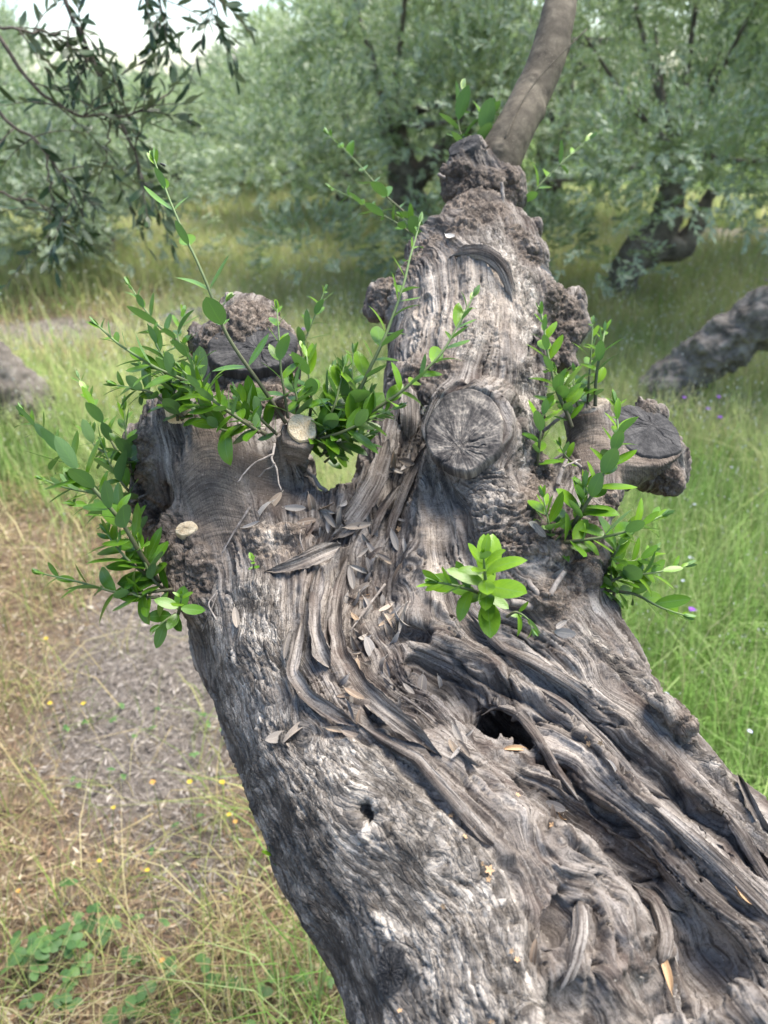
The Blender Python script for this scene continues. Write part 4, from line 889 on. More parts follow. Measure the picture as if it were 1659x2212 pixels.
shoot([(1055, 1305, .745), (1050, 1270, .725), (1048, 1235, .705), (1045, 1205, .695)], 9, 76, .0024, .1, (.55, .85), label="bright rosette of broad leaves in front, below the big cut", spread=82, tipL=.55, wr=.2, gap=.0)
shoot([(1060, 1290, .745), (1020, 1272, .725), (975, 1262, .715), (945, 1258, .715)], 5, 66, .0022, .1, (.55, .85), spread=66, tipL=.6)
shoot([(1095, 1335, .75), (1115, 1325, .745), (1140, 1340, .745), (1150, 1362, .745)], 4, 40, .0016, .1, (.5, .8))
shoot([(385, 1325, .82), (390, 1308, .80), (392, 1290, .79)], 4, 52, .002, .1, (.25, .5), spread=80)
shoot([(380, 1325, .83), (362, 1338, .82), (345, 1352, .815)], 3, 60, .0018, .2, (.15, .35))
shoot([(930, 540, 1.24), (870, 490, 1.25), (800, 450, 1.27), (715, 405, 1.3)], 7, 42, .002, .08, (.35, .6), label="thin shoot pointing left behind the upper limb")
shoot([(900, 480, 1.3), (830, 420, 1.32), (765, 345, 1.34), (712, 290, 1.36)], 6, 44, .002, .05, (.35, .6))
shoot([(940, 530, 1.26), (900, 500, 1.26), (870, 470, 1.27)], 4, 44, .0018, .1, (.4, .7))
shoot([(1085, 490, 1.3), (1140, 430, 1.3), (1200, 365, 1.31), (1270, 300, 1.33)], 6, 50, .002, .05, (.55, .85), label="pale shoot leaning right behind the knobbly neck", gap=.3)
shoot([(1030, 330, 1.33), (1045, 280, 1.34), (1060, 235, 1.35)], 6, 50, .002, .05, (.4, .7))
shoot([(1010, 325, 1.34), (990, 260, 1.36), (1000, 190, 1.38)], 5, 48, .002, .05, (.4, .7))
shoot([(598, 1868, .685), (590, 1850, .68), (583, 1835, .68)], 3, 22, .0008, .2, (.4, .7), label="tiny green sprout on the trunk's dark edge")
shoot([(545, 1230, .80), (548, 1215, .79), (545, 1205, .785)], 3, 18, .0008, .2, (.4, .7))
for pl, n_, L_ in [([(600, 940, .86), (560, 905, .85), (530, 880, .845), (510, 850, .85)], 6, 62), ([(640, 900, .88), (640, 860, .875), (632, 820, .875)], 5, 58), ([(690, 930, .89), (720, 880, .88), (735, 830, .885), (742, 790, .89)], 7, 60),
                   ([(520, 930, .845), (480, 930, .83), (450, 910, .825)], 4, 60), ([(400, 900, .87), (330, 850, .86), (290, 840, .865), (250, 830, .87)], 7, 58), ([(410, 880, .875), (395, 830, .87), (350, 770, .875), (330, 720, .88)], 7, 60), ([(330, 1250, .84), (290, 1220, .82), (250, 1180, .82), (230, 1150, .825)], 6, 66),
                   ([(300, 1080, .91), (270, 1050, .90), (240, 1010, .90), (225, 965, .905)], 6, 58), ([(310, 1150, .88), (270, 1120, .87), (215, 1100, .87), (160, 1090, .875)], 7, 56), ([(345, 1290, .83), (310, 1290, .82), (280, 1280, .82)], 4, 58), ([(700, 980, .92), (735, 935, .91), (780, 890, .91), (800, 850, .915)], 7, 58), ([(1240, 1130, .84), (1255, 1090, .82), (1262, 1050, .815)], 4, 74), ([(1300, 1240, .85), (1330, 1190, .83), (1350, 1150, .83)], 5, 66), ([(650, 955, .90), (690, 940, .885), (730, 905, .88)], 5, 60)]:
    shoot(pl, n_, L_, .002, .05, (.2, .65))
# leaves on the upper end of the branch, above the picture
for k, (u, v, d, du, dv) in enumerate([(1235, -300, 1.47, 160, -120), (1220, -420, 1.5, -180, -140), (1215, -520, 1.52, 150, -200), (1200, -650, 1.55, -160, -160), (1192, -760, 1.57, 60, -260)]):
    shoot([(u, v, d), (u + du * .5, v + dv * .5, d + .02), (u + du, v + dv, d + .03)], 9, 70, .003, .1, (.1, .3))
print("shoots", round(time.time() - T0, 1))
# ============================================================= GROUND
def axis(a, b, near, n, pw):
    s = np.linspace(-1, 1, n); return np.sign(s) * np.abs(s) ** pw * (b - a) / 2
gx = np.unique(np.concatenate([np.linspace(-6, 6, 150), np.sign(np.linspace(-1, 1, 60)) * (6 + (np.abs(np.linspace(-1, 1, 60)) ** 3) * 500)]))
gy = np.unique(np.concatenate([np.linspace(-3, 12, 190), 12 + np.linspace(0, 1, 50) ** 3 * 600, -3 - np.linspace(0, 1, 16) ** 3 * 200]))
def ground_z(x, y):
    p = np.stack([x, y, x * 0], 1); z = .035 * perlin(p / .9, 3) + .012 * perlin(p / .25, 4)
    return np.where(np.hypot(x, y) < 25, z, z * 0)
def dryness(x, y):
    p = np.stack([x, y, x * 0], 1); nz = perlin(p / .8, 21) * .45 + perlin(p / .3, 22) * .2
    d = sstep(.45, -.35, x + .12 * (y - 2) + nz * .8) * sstep(4.3, 2.5, y + nz * 1.3)
    far = sstep(-1.0, -2.0, x + nz) * sstep(4.6, 5.4, y + nz) * sstep(8.2, 7.0, y + nz) * .9
    g2 = sstep(.25, .5, nz) * sstep(5, 7, y) * .5
    return np.clip(np.maximum.reduce([d, far, g2]), 0, 1)
def gravel(x, y):
    p = np.stack([x, y, x * 0], 1); nz = perlin(p / .35, 31) * .3 + perlin(p / .1, 32) * .1
    a = sstep(1.5, .45, np.hypot((x + .66 + .12 * (y - 2.1)) / .40, (y - 2.05) / .72) + nz * 1.6); b = sstep(1.2, .7, np.hypot((x + 3.0) / 1.1, (y - 6.1) / .45) + nz)
    c = sstep(1.2, .7, np.hypot((x + 3.2) / 1.5, (y - 11.5) / .8) + nz); e = sstep(1.2, .8, np.hypot((x - 4.6) / 2.2, (y - 10.5) / .9) + nz)
    return np.maximum.reduce([a, b, c, e])
X, Y = np.meshgrid(gx, gy, indexing='ij'); xs, ys = X.ravel(), Y.ravel()
V = np.stack([xs, ys, ground_z(xs, ys)], 1); ni, nj = X.shape
i = np.arange(ni - 1)[:, None] * nj; j = np.arange(nj - 1)[None]; Q = np.stack([i + j, i + nj + j, i + nj + j + 1, i + j + 1], -1).reshape(-1, 4)
m = NM("ground_soil"); pos = m.n("ShaderNodeTexCoord").outputs['Object']; zz = m.attr("zone", 'Vector'); s = m.n("ShaderNodeSeparateXYZ"); m.t.links.new(zz, s.inputs[0])
soil = m.ramp(m.noise(pos, 26, 6, .7), [(.3, (.07, .050, .036)), (.5, (.18, .130, .092)), (.7, (.32, .25, .175))])
soil = m.mix(m.ramp(m.noise(m.vmul(pos, (60, 14, 1)), 1, 4, .7), [(.5, 0), (.66, .7)]), soil, (.36, .29, .18))
grv = m.ramp(m.noise(pos, 60, 5, .75), [(.3, (.09, .078, .068)), (.5, (.21, .185, .163)), (.7, (.37, .335, .30))])
grn = m.ramp(m.noise(pos, 14, 6, .7), [(.3, (.035, .06, .015)), (.55, (.08, .125, .03)), (.75, (.17, .20, .07))])
c = m.mix(s.outputs[0], grn, soil); c = m.mix(s.outputs[1], c, grv)
M_GROUND = m.bsdf(c, .95, m.bump(m.noise(pos, 70, 6, .75), 1.0, .02), .1)
g = mesh_np("ground", V, Q, M_GROUND, None, True, {"zone": ('FLOAT_VECTOR', np.stack([dryness(xs, ys), gravel(xs, ys), xs * 0], 1))}); g["kind"] = "structure"

# ------------------------------------------------------------- grass, as blades with their own colour
m = NM("grass_blade"); c = m.attr("col", 'Vector')
gm_ = m.n("ShaderNodeNewGeometry"); va = m.n("ShaderNodeVectorMath", operation='ADD'); m.set(va.inputs[0], m.vmul(gm_.outputs['Normal'], (.5, .5, .5))); va.inputs[1].default_value = (0, 0, .8)
vn_ = m.n("ShaderNodeVectorMath", operation='NORMALIZE'); m.set(vn_.inputs[0], va.outputs[0])       # normals bent towards the sky so upright blades shade brighter
M_GRASS = m.bsdf(c, .65, vn_.outputs[0], .15, .35, c)
def wedge(n, r0, r1, half=40, rg=RNG, pw=1.0):
    r = r0 + (r1 - r0) * rg.uniform(0, 1, n) ** pw; a = rad(half) * rg.uniform(-1, 1, n); return r * np.sin(a), r * np.cos(a), r
def blades(x, y, h, w, col, lean=.5, bend=.5, rg=RNG):
    n = len(x); z = ground_z(x, y); az = rg.uniform(0, 2 * np.pi, n); ln = np.abs(rg.normal(0, lean, n))
    d = np.stack([np.cos(az), np.sin(az), np.zeros(n)], 1); sd = np.stack([-np.sin(az + rg.normal(0, 1, n)), np.cos(az), np.zeros(n)], 1)
    P0 = np.stack([x, y, z - .01], 1); upv = np.array([0, 0, 1.])
    P1 = P0 + (upv * .55 + d * (ln * .35)[:, None]) * h[:, None]; P2 = P0 + (upv * (1 - .35 * np.minimum(ln, 1.2))[:, None] + d * (ln * (.8 + bend * .5))[:, None]) * h[:, None]
    hw = w[:, None] / 2; V = np.stack([P0 - sd * hw, P0 + sd * hw, P1 - sd * hw * .85, P1 + sd * hw * .85, P2 - sd * hw * .12, P2 + sd * hw * .12], 1).reshape(-1, 3)
    k = (np.arange(n) * 6)[:, None]; Q = np.concatenate([k + [[0, 1, 3, 2]], k + [[2, 3, 5, 4]]], 1).reshape(-1, 4)
    return V, Q, np.repeat(col, 6, axis=0)
def pick(cols, n, rg=RNG, var=.2):
    cols = np.array(cols); c = cols[rg.integers(0, len(cols), n)]; return c * rg.uniform(1 - var, 1 + var, (n, 1))
def free(x, y):      # keep the foot of the tree clear
    return np.hypot(x - .48, y + .08) > .42
x, y, r = wedge(460000, .75, 15, 55, RNG, .9); dr = dryness(x, y); gv = gravel(x, y)
pt = perlin(np.stack([x, y, x * 0], 1) / .5, 41); k = (RNG.uniform(size=len(x)) > np.maximum(dr * 1.02, gv * 1.05) - .02 * (y < 3)) & free(x, y); x, y, r, pt = x[k], y[k], r[k], pt[k]
n = len(x); big = np.clip(r / 5, .6, 2.6)
cg = pick([(.15, .29, .055), (.20, .37, .08), (.26, .42, .11), (.12, .23, .045), (.34, .44, .18)], n); cy = pick([(.48, .56, .21), (.54, .55, .27), (.42, .54, .18), (.58, .53, .30)], n)
tpat = sstep(-.3, .5, pt + .25 * perlin(np.stack([x, y, x * 0], 1) / 2.2, 42) + np.clip((y - 3.5) / 5, -.4, .5) - .10); col = cg * (1 - tpat[:, None]) + cy * tpat[:, None]
V, Q, C = blades(x, y, RNG.uniform(.12, .38, n) * (1 + .45 * pt), .0045 * big * RNG.uniform(.6, 1.3, n), col, .55)
o = mesh_np("meadow_grass", V, Q, M_GRASS, None, True, {"col": ('FLOAT_VECTOR', C)}); tag(o, "green and straw coloured meadow grass round the olive trees", "grass", kind="stuff")
# taller seed stems with pale heads
x, y, r = wedge(36000, 1.8, 14, 55); k = (RNG.uniform(size=len(x)) > np.maximum(dryness(x, y) * .97, gravel(x, y))) & free(x, y); x, y, r = x[k], y[k], r[k]; n = len(x)
hh = RNG.uniform(.22, .5, n); V, Q, C = blades(x, y, hh, .0025 * np.clip(r / 4, .7, 2.5), pick([(.36, .38, .18), (.44, .40, .24), (.26, .33, .12)], n), .3)
tip = V.reshape(n, 6, 3)[:, 4:].mean(1); hw = .0040 * np.clip(r / 4, .6, 1.6)[:, None]; a = RNG.normal(size=(n, 3)); a[:, 2] *= .3; a = nrm(a) * hw; b_ = np.stack([np.zeros(n), np.zeros(n), hw[:, 0] * 2.2], 1)
HV = np.stack([tip - b_ * .6, tip + a, tip + b_, tip - a], 1).reshape(-1, 3); HQ = np.arange(n * 4).reshape(n, 4) + len(V)
HC = np.repeat(pick([(.55, .54, .40), (.66, .66, .56), (.46, .46, .26), (.72, .74, .68)], n), 4, axis=0)
o = mesh_np("seed_head_grass", np.vstack([V, HV]), np.vstack([Q, HQ]), M_GRASS, None, False, {"col": ('FLOAT_VECTOR', np.vstack([C, HC]))}); tag(o, "tall thin grass stems carrying pale seed heads", "grass", kind="stuff")
# dry straw grass, left
x, y, r = wedge(80000, .8, 9, 55); dr = dryness(x, y); gv = gravel(x, y); cl = perlin(np.stack([x, y, x * 0], 1) / .22, 51)
k = (RNG.uniform(size=len(x)) < dr * (.25 + sstep(-.1, .35, cl)) * (1 - .88 * gv)) & free(x, y); x, y, r, cl = x[k], y[k], r[k], cl[k]; n = len(x)
V, Q, C = blades(x, y, RNG.uniform(.06, .26, n), .0032 * np.clip(r / 3, .7, 2) * RNG.uniform(.6, 1.3, n), pick([(.48, .40, .20), (.40, .33, .17), (.52, .47, .26), (.30, .24, .12), (.36, .38, .14), (.22, .28, .08), (.16, .24, .05)], n), .95)
o = mesh_np("dry_grass", V, Q, M_GRASS, None, True, {"col": ('FLOAT_VECTOR', C)}); tag(o, "sparse straw coloured dry grass on the bare ground at left", "grass", kind="stuff")
# litter: straws, bark crumbs and dead leaves flat on the soil
x, y, r = wedge(145000, .75, 8, 55, RNG, 1.2); dr = dryness(x, y); gv = gravel(x, y); k = RNG.uniform(size=len(x)) < np.maximum(dr, gv) ; x, y, r, gv = x[k], y[k], r[k], gv[k]; n = len(x)
az = RNG.uniform(0, np.pi, n); L = np.where(RNG.uniform(size=n) < .35, RNG.uniform(.03, .10, n), RNG.uniform(.008, .03, n)); wd = np.where(L > .03, .0022, L * RNG.uniform(.15, .4, n)) * np.clip(r / 3, .8, 2)
d = np.stack([np.cos(az) * L, np.sin(az) * L, RNG.normal(0, .25, n) * L], 1) / 2; sd = np.stack([-np.sin(az) * wd, np.cos(az) * wd, RNG.normal(0, .4, n) * wd], 1) / 2; c0 = np.stack([x, y, ground_z(x, y) + RNG.uniform(.003, .018, n)], 1)
V = np.stack([c0 - d - sd * .5, c0 - d * .2 + sd, c0 + d, c0 + d * .2 - sd], 1).reshape(-1, 3)
ca = pick([(.36, .27, .17), (.24, .16, .10), (.45, .36, .25), (.16, .11, .075), (.30, .20, .13), (.50, .44, .34)], n, var=.3); cb = pick([(.33, .295, .265), (.21, .18, .158), (.43, .39, .35), (.14, .122, .108)], n, var=.3)
C = np.repeat(np.where(gv[:, None] > RNG.uniform(.2, .8, (n, 1)), cb, ca), 4, axis=0)
o = mesh_np("ground_litter", V, np.arange(n * 4).reshape(n, 4), M_GRASS, None, False, {"col": ('FLOAT_VECTOR', C)}); tag(o, "brown litter of straw bits and dead leaves on the soil", "litter", kind="stuff")

# ============================================================= OLIVE TREES BEHIND
m = NM("olive_leaf"); tn = m.attr("tint"); gm = m.n("ShaderNodeNewGeometry")
top = m.ramp(tn, [(0, (.070, .105, .060)), (.35, (.175, .235, .130)), (.7, (.33, .43, .22)), (1, (.48, .57, .31))]); und = m.ramp(tn, [(0, (.18, .23, .175)), (.6, (.33, .40, .29)), (1, (.46, .54, .35))])
c = m.mix(gm.outputs['Backfacing'], top, und); M_OLEAF = m.bsdf(c, .45, None, .4, .30, m.mix(.4, c, (.22, .36, .10)))
M_OBARK = plain_bark("olive_bark", (.045, .038, .034), (.13, .115, .10), (.26, .24, .22), 9, .9)
M_OBARK2 = plain_bark("grey_olive_bark", (.05, .043, .037), (.15, .132, .114), (.29, .265, .235), 14, .9)
def sprays(centres, dirs, L, nleaf, leafL, rg, tint0, droop=.25, wr=.14):
    """leafy twigs: centres (M,3) base, dirs (M,3); returns leaf quads"""
    M = len(centres); dirs = nrm(dirs); k = np.linspace(.1, 1, nleaf)
    a = nrm(np.cross(dirs, rg.normal(size=(M, 3)))); b = np.cross(dirs, a)
    pos = centres[:, None] + dirs[:, None] * (k[None] * L[:, None])[..., None]; pos[..., 2] -= droop * (k[None] ** 2) * L[:, None]
    ph = rg.uniform(0, 6.28, (M, 1)) + np.arange(nleaf)[None] * (np.pi / 2 * 1.03) + np.where(np.arange(nleaf) % 2, np.pi, 0)[None]
    sd = np.cos(ph)[..., None] * a[:, None] + np.sin(ph)[..., None] * b[:, None]; al = rg.uniform(.5, 1.1, (M, nleaf, 1)) * (1 - .5 * k[None, :, None])
    d = nrm(np.cos(al) * dirs[:, None] + np.sin(al) * sd + rg.normal(0, .15, (M, nleaf, 3))); nn = nrm(dirs[:, None] - (dirs[:, None] * d).sum(-1, keepdims=True) * d + np.array([0, 0, .6])); s = nrm(np.cross(nn, d))
    LL = leafL * rg.uniform(.7, 1.15, (M, nleaf, 1)); W_ = LL * wr
    t = np.clip(tint0[:, None] + rg.normal(0, .13, (M, nleaf)) + .12 * k[None], 0, 1)
    return np.stack([pos, pos + d * LL * .45 + s * W_, pos + d * LL - np.array([0, 0, 1]) * LL * .05, pos + d * LL * .45 - s * W_], 2).reshape(-1, 3), np.repeat(t.reshape(-1), 4)
def crown_mesh(seed, R, H, z0, nspr, leafL, nblob=16, tbase=.35, L=.17, nleaf=14, hang=.1, extra=()):
    rg = np.random.default_rng(seed); out = []; tin = []; bl = []
    for k in range(nblob):                                          # rounded clumps filling a dome that comes down low
        a = k * 2.399 + rg.normal(0, .25); f = (k + .5) / nblob; zz = rg.uniform(.0, 1); rr = R * .78 * math.sqrt(max(0., 1 - (max(zz - .25, 0) / .85) ** 2)) * (rg.uniform(.55, 1) if k % 4 else rg.uniform(0, .5))
        bl.append((rr * math.cos(a), rr * math.sin(a), z0 + H * (.10 + .80 * zz), R * rg.uniform(.26, .42)))
    bl = bl + list(extra); nblob = len(bl)
    for (bx, by, bz, br_) in bl:
        m_ = int(nspr * 1.5) // nblob; v = nrm(rg.normal(size=(m_, 3))); v[:, 2] = np.where(v[:, 2] < -.3, -v[:, 2], v[:, 2]); q = np.array([bx, by, bz]) + v * (br_ * (rg.uniform(.3, 1, (m_, 1)) ** .35)) * np.array([1, 1, .78])
        gap = perlin(q / (.20 * R) + seed, 5) + .6 * perlin(q / (.08 * R), 6); k = gap > -.30; q, v = q[k], v[k]
        d = v + rg.normal(0, .38, q.shape) + np.array([0, 0, .22]); low = q[:, 2] < z0 + H * .3; d[low, 2] -= hang * 2
        bt = rg.normal(0, .10); tt = np.clip(tbase + bt + .40 * perlin(q / (.18 * R), 8) + rg.normal(0, .10, len(q)), 0, 1); o_, t_ = sprays(q, d, L * rg.uniform(.6, 1.3, len(q)), nleaf, leafL, rg, tt, droop=.12, wr=.16); out.append(o_); tin.append(t_)
    V = np.vstack(out); return V, np.arange(len(V)).reshape(-1, 4), np.concatenate(tin), bl
def limb_mesh(mb, pts, radii, seed=0, seg=14, amp=.12):
    c = catmull(pts, 40); r = np.interp(np.linspace(0, 1, 40), np.linspace(0, 1, len(radii)), radii); V, Q, T = tube(c, r, seg); n = vnormals(V, Q); rm = float(np.mean(radii))
    mb.add(V + n * (fbm(V / (rm * 1.1) + seed, 3, 4) * rm * amp * 2)[:, None], Q, T)
def bg_tree(name, base, label, seed, R, H, z0, nspr, leafL, trunk, group="olive trees behind", tbase=.35, mat=None, amp=.15, **kw):
    """trunk: list of (points relative to base, radii)"""
    root = empty(name, base); tag(root, label, "tree", group); V, Q, t, bl = crown_mesh(seed, R, H, z0, nspr, leafL, tbase=tbase, **kw)
    mesh_np("crown", V, Q, M_OLEAF, root, False, {"tint": ('FLOAT', t)})
    mb = MB(); [limb_mesh(mb, np.array(a, float), r, seed, amp=amp) for a, r in trunk]
    top = np.array(trunk[0][0][-1], float); r0 = trunk[0][1][-1]
    for k, (bx, by, bz, br_) in enumerate(bl[:9]):
        e = np.array([bx, by, bz]); mid = (top + e) / 2 + np.array([0, 0, -.08]); limb_mesh(mb, np.array([top - [0, 0, .05], mid, e]), [r0 * .42, r0 * .22, r0 * .08], seed + k, 8)
    mb.build("trunk", mat or M_OBARK, root); return root
def dup(root, loc, rz, sc, label, group):
    r = root.copy(); S.collection.objects.link(r); r.location = loc; r.rotation_euler = (0, 0, rz); r.scale = (sc[0], sc[0], sc[1]); r["label"] = label; r["group"] = group
    for ch in root.children:
        c_ = ch.copy(); S.collection.objects.link(c_); c_.parent = r
    return r
def gxy(u, y): return np.array([(u - CX) / F_PX * (y * FW[1] + CAM[2] * -FW[2] * -1) , y, 0.]) if False else np.array([(u - CX) / F_PX * (FW[1] * y - FW[2] * CAM[2]), y, 0.])
# right, near: bent dark trunk under a wide hanging crown
b1 = gxy(1340, 6.6)
bg_tree("olive_tree", b1, "bushy olive tree at right with a dark bent trunk under its hanging crown", 11, 2.1, 2.9, .52, 3600, .058,
        [([(.0, 0, -.05), (-.03, 0, .22), (.04, 0, .46), (.20, .03, .60), (.30, .1, .9), (.28, .1, 1.3)], [.15, .12, .13, .16, .12, .09]), ([(.16, .03, .58), (.42, .0, .56), (.62, .1, .95)], [.12, .10, .05])], tbase=.55, nblob=26, extra=[(-.75, -1.1, .75, .55), (-.35, -1.5, 1.15, .6), (.35, -1.4, 1.05, .6), (.95, -1.2, .95, .6), (-1.25, -.5, .65, .55), (1.6, -.6, .95, .6), (0, -.9, 1.35, .7), (.6, -.6, 1.2, .7)])
bg_tree("olive_tree", gxy(900, 7.6), "dense grey-green olive tree directly behind the pruned trunk's top", 23, 2.0, 2.9, .12, 3400, .060,
        [([(0, 0, -.05), (.05, 0, .4), (-.1, 0, .9), (-.25, 0, 1.5)], [.17, .14, .14, .11]), ([(-.1, 0, .9), (.3, -.1, 1.3), (.7, -.1, 1.8)], [.1, .08, .05])], tbase=.52, nblob=24, extra=[(-.9, -1.0, .45, .5), (.2, -1.2, .5, .55), (.9, -.8, .5, .5)])
t3 = bg_tree("olive_tree", gxy(740, 11.0), "pale olive tree further back with a small dark trunk showing", 37, 1.9, 2.5, .30, 2800, .070,
        [([(0, 0, -.05), (.08, 0, .45), (-.05, 0, .9), (.1, 0, 1.3)], [.17, .14, .13, .1])], tbase=.66, nblob=18)
t4 = bg_tree("olive_tree", gxy(210, 8.4), "darker olive tree at left behind the hanging branch", 41, 1.6, 1.3, .2, 2800, .060,
        [([(0, 0, -.05), (.1, 0, .35), (0, 0, .6), (-.1, 0, .8)], [.15, .13, .12, .09])], tbase=.45, nblob=18)
GR = "olive trees behind"
dup(t3, gxy(395, 13.5), 1.9, (.95, .66), "pale olive tree with a tan trunk foot, seen just right of the hanging branch", GR)
dup(t3, gxy(-100, 12.5), 3.4, (1.1, 1.25), "light green tall olive tree at the left edge above the path", GR)
dup(t3, gxy(1180, 11.5), 4.1, (1.3, 1.75), "tall bright olive tree seen between the young branch and the right tree", GR)
dup(t4, gxy(1720, 8.5), 2.2, (1.35, 2.6), "big olive tree filling the upper right corner", GR)
dup(t3, gxy(800, 15.5), 5.2, (1.2, 1.35), "tall olive tree whose crown closes the top centre", GR)
dup(t4, gxy(540, 17.5), .6, (1.5, 1.35), "rounded olive tree under the gap of sky", GR)
dup(t3, gxy(250, 19.0), 2.9, (1.25, .78), "olive tree beneath the pale sky at upper left", GR)
dup(t4, gxy(-120, 22.0), 4.4, (1.5, 3), "distant olive tree rising at the left edge of the sky gap", GR)
dup(t3, gxy(1000, 19.0), 1.1, (1.6, 1.9), "distant tall olive tree behind the top centre crowns", GR)
# the grove farther off, one mass
rg = np.random.default_rng(5); VV, TT = [], []
for k in range(62):
    a = rg.uniform(-.62, .62) if k < 34 else rg.choice([-1, 1]) * rg.uniform(.6, 1.3); d = rg.uniform(24, 55) if k < 34 else rg.uniform(13, 40); low = -.46 < math.tan(a) < -.10
    V, Q, t, _ = crown_mesh(100 + k, (1.5 if low else rg.uniform(2.0, 2.7)) * d / 32, (1.9 if low else 3.6) * rg.uniform(.85, 1.1), .3, 520, .17, nblob=9, tbase=.55, L=.45, nleaf=10)
    VV.append(V + np.array([math.sin(a) * d, math.cos(a) * d, 0])); TT.append(t)
V = np.vstack(VV); o = mesh_np("distant_olive_grove", V, np.arange(len(V)).reshape(-1, 4), M_OLEAF, None, False, {"tint": ('FLOAT', np.concatenate(TT))})
tag(o, "far olive grove closing the view, pale green", "grove", kind="stuff")

# right edge: gnarled grey trunk leaning out of the picture
q0 = ground_at(1395, 905); dq = float((q0 - CAM) @ FW)
def at(u, v, d): return P(u, v, d) - q0
tk = [at(1390, 930, dq), at(1440, 850, dq * .97), at(1500, 790, dq * .95), at(1570, 735, dq * .93), at(1660, 690, dq * .91), at(1790, 600, dq * .9), at(1900, 470, dq * .92), at(1960, 300, dq * .95)]
root = empty("olive_tree", q0); tag(root, "gnarled grey leaning olive trunk with knot holes at the right edge", "tree", GR)
mb = MB(); c = catmull(np.array(tk), 220); r = np.interp(np.linspace(0, 1, 220), np.linspace(0, 1, 8), np.array([62, 56, 50, 54, 58, 54, 44, 36]) / F_PX * dq); V, Q, T = tube(c, r, 120); n = vnormals(V, Q)
V = V + n * (fbm(V / .14, 4, 7) * .042 + fbm(V / .03, 3, 8) * .012 - .05 * np.exp(-(worley(V / .17 + 3.3, 4)[0] / .28) ** 2))[:, None]; mb.add(V, Q, T); mb.build("trunk", M_OBARK2, root)
V, Q, t, _ = crown_mesh(71, 1.6, 1.8, 1.9, 1500, .06, nblob=12, tbase=.35); mesh_np("crown", V + np.array([tk[-1][0] + .5, tk[-1][1], 0]), Q, M_OLEAF, root, False, {"tint": ('FLOAT', t)})
# small leafy weeds on that trunk's foot
# left edge: grey trunk, whose branch hangs into the picture
q1 = ground_at(60, 925); dq = float((q1 - CAM) @ FW)
def at1(u, v, d): return P(u, v, d) - q1
root = empty("olive_tree", q1); tag(root, "olive tree at the left edge, grey trunk foot and dark branch hanging into view", "tree", GR)
tk = [at1(120, 960, dq * 1.0), at1(40, 880, dq * .98), at1(-60, 790, dq * .95), at1(-220, 600, dq * .92), at1(-330, 300, dq * .85), at1(-330, 0, dq * .75), at1(-250, -300, dq * .62)]
mb = MB(); c = catmull(np.array(tk), 160); r = np.interp(np.linspace(0, 1, 160), np.linspace(0, 1, 7), np.array([60, 70, 78, 72, 55, 40, 25]) / F_PX * dq); V, Q, T = tube(c, r, 90); n = vnormals(V, Q)
V = V + n * (fbm(V / .16, 4, 9) * .035 + fbm(V / .03, 3, 8) * .012)[:, None]; mb.add(V, Q, T); mb.build("trunk", M_OBARK, root)
V, Q, t, _ = crown_mesh(83, 1.1, 1.2, 2.55, 900, .06, nblob=9, tbase=.3); mesh_np("crown", V + np.array([tk[-1][0] - .4, tk[-1][1] + .3, 0]), Q, M_OLEAF, root, False, {"tint": ('FLOAT', t)})
hb = MB(); hl = MB(); rg = np.random.default_rng(9)
M_HTWIG = plain_bark("hanging_twig_bark", (.05, .04, .035), (.10, .085, .07), (.17, .15, .13), 60)
def hang(pl, r0=.006, sub=10, L=.19, nl=11, leafL=.047, ends=True):
    c = catmull([P(*x) for x in pl], 50) + np.stack([perlin(np.linspace(0, 6, 50)[:, None] * np.ones(3) + len(pl), 90 + k) for k in range(3)], 1) * .012
    V, Q, T = tube(c - q1, np.linspace(r0, r0 * .35, 50), 7); hb.add(V, Q, T); t = nrm(np.gradient(c, axis=0)); S0, D0, LL = [], [], []
    for k in range(int(sub * .62)):
        i = int(rg.uniform(.15, 1) * 49); d = nrm(t[i] * .6 + rg.normal(0, .55, 3) + np.array([0, 0, -.15])); Ls = L * rg.uniform(.5, 1.2); S0.append(c[i]); D0.append(d); LL.append(Ls)
        e = np.array([c[i] + d * s_ * Ls - np.array([0, 0, .25]) * (s_ ** 2) * Ls for s_ in np.linspace(0, 1, 8)]); V, Q, T = tube(e - q1, np.linspace(r0 * .35, .0007, 8), 5); hb.add(V, Q, T)
    S0.append(c[-6]); D0.append(t[-1]); LL.append(L * .5)
    S0, D0, LL = np.array(S0), np.array(D0), np.array(LL); M = len(S0); k = np.linspace(.12, 1, nl); dirs = D0
    a = nrm(np.cross(dirs, rg.normal(size=(M, 3)))); b = np.cross(dirs, a); pos = S0[:, None] + dirs[:, None] * (k[None] * LL[:, None])[..., None]; pos[..., 2] -= .25 * (k ** 2)[None] * LL[:, None]
    ph = rg.uniform(0, 6.28, (M, 1)) + (np.arange(nl) // 2)[None] * 1.6 + np.where(np.arange(nl) % 2, np.pi, 0)[None]; sd = np.cos(ph)[..., None] * a[:, None] + np.sin(ph)[..., None] * b[:, None]; al = rg.uniform(.5, 1.0, (M, nl, 1)) * (1 - .5 * k[None, :, None])
    d = nrm(np.cos(al) * dirs[:, None] + np.sin(al) * sd).reshape(-1, 3); nn = (dirs[:, None] + rg.normal(0, .3, (M, nl, 3))).reshape(-1, 3) + np.array([0, 0, .5]); Lf = leafL * rg.uniform(.7, 1.2, M * nl)
    place_leaves(hl, (pos.reshape(-1, 3) - q1), d, nn, Lf, Lf * .13 * rg.uniform(.8, 1.3, M * nl), np.clip(rg.normal(.15, .12, M * nl), 0, 1), rg.normal(.3, .3, M * nl), tmpl=LT2)
LT2 = leaf_template(5, 2, .3, .2)
hang([(60, -250, 1.9), (140, -20, 1.95), (180, 90, 2.0), (240, 220, 2.05), (290, 330, 2.1), (330, 430, 2.15)], .007, 24)
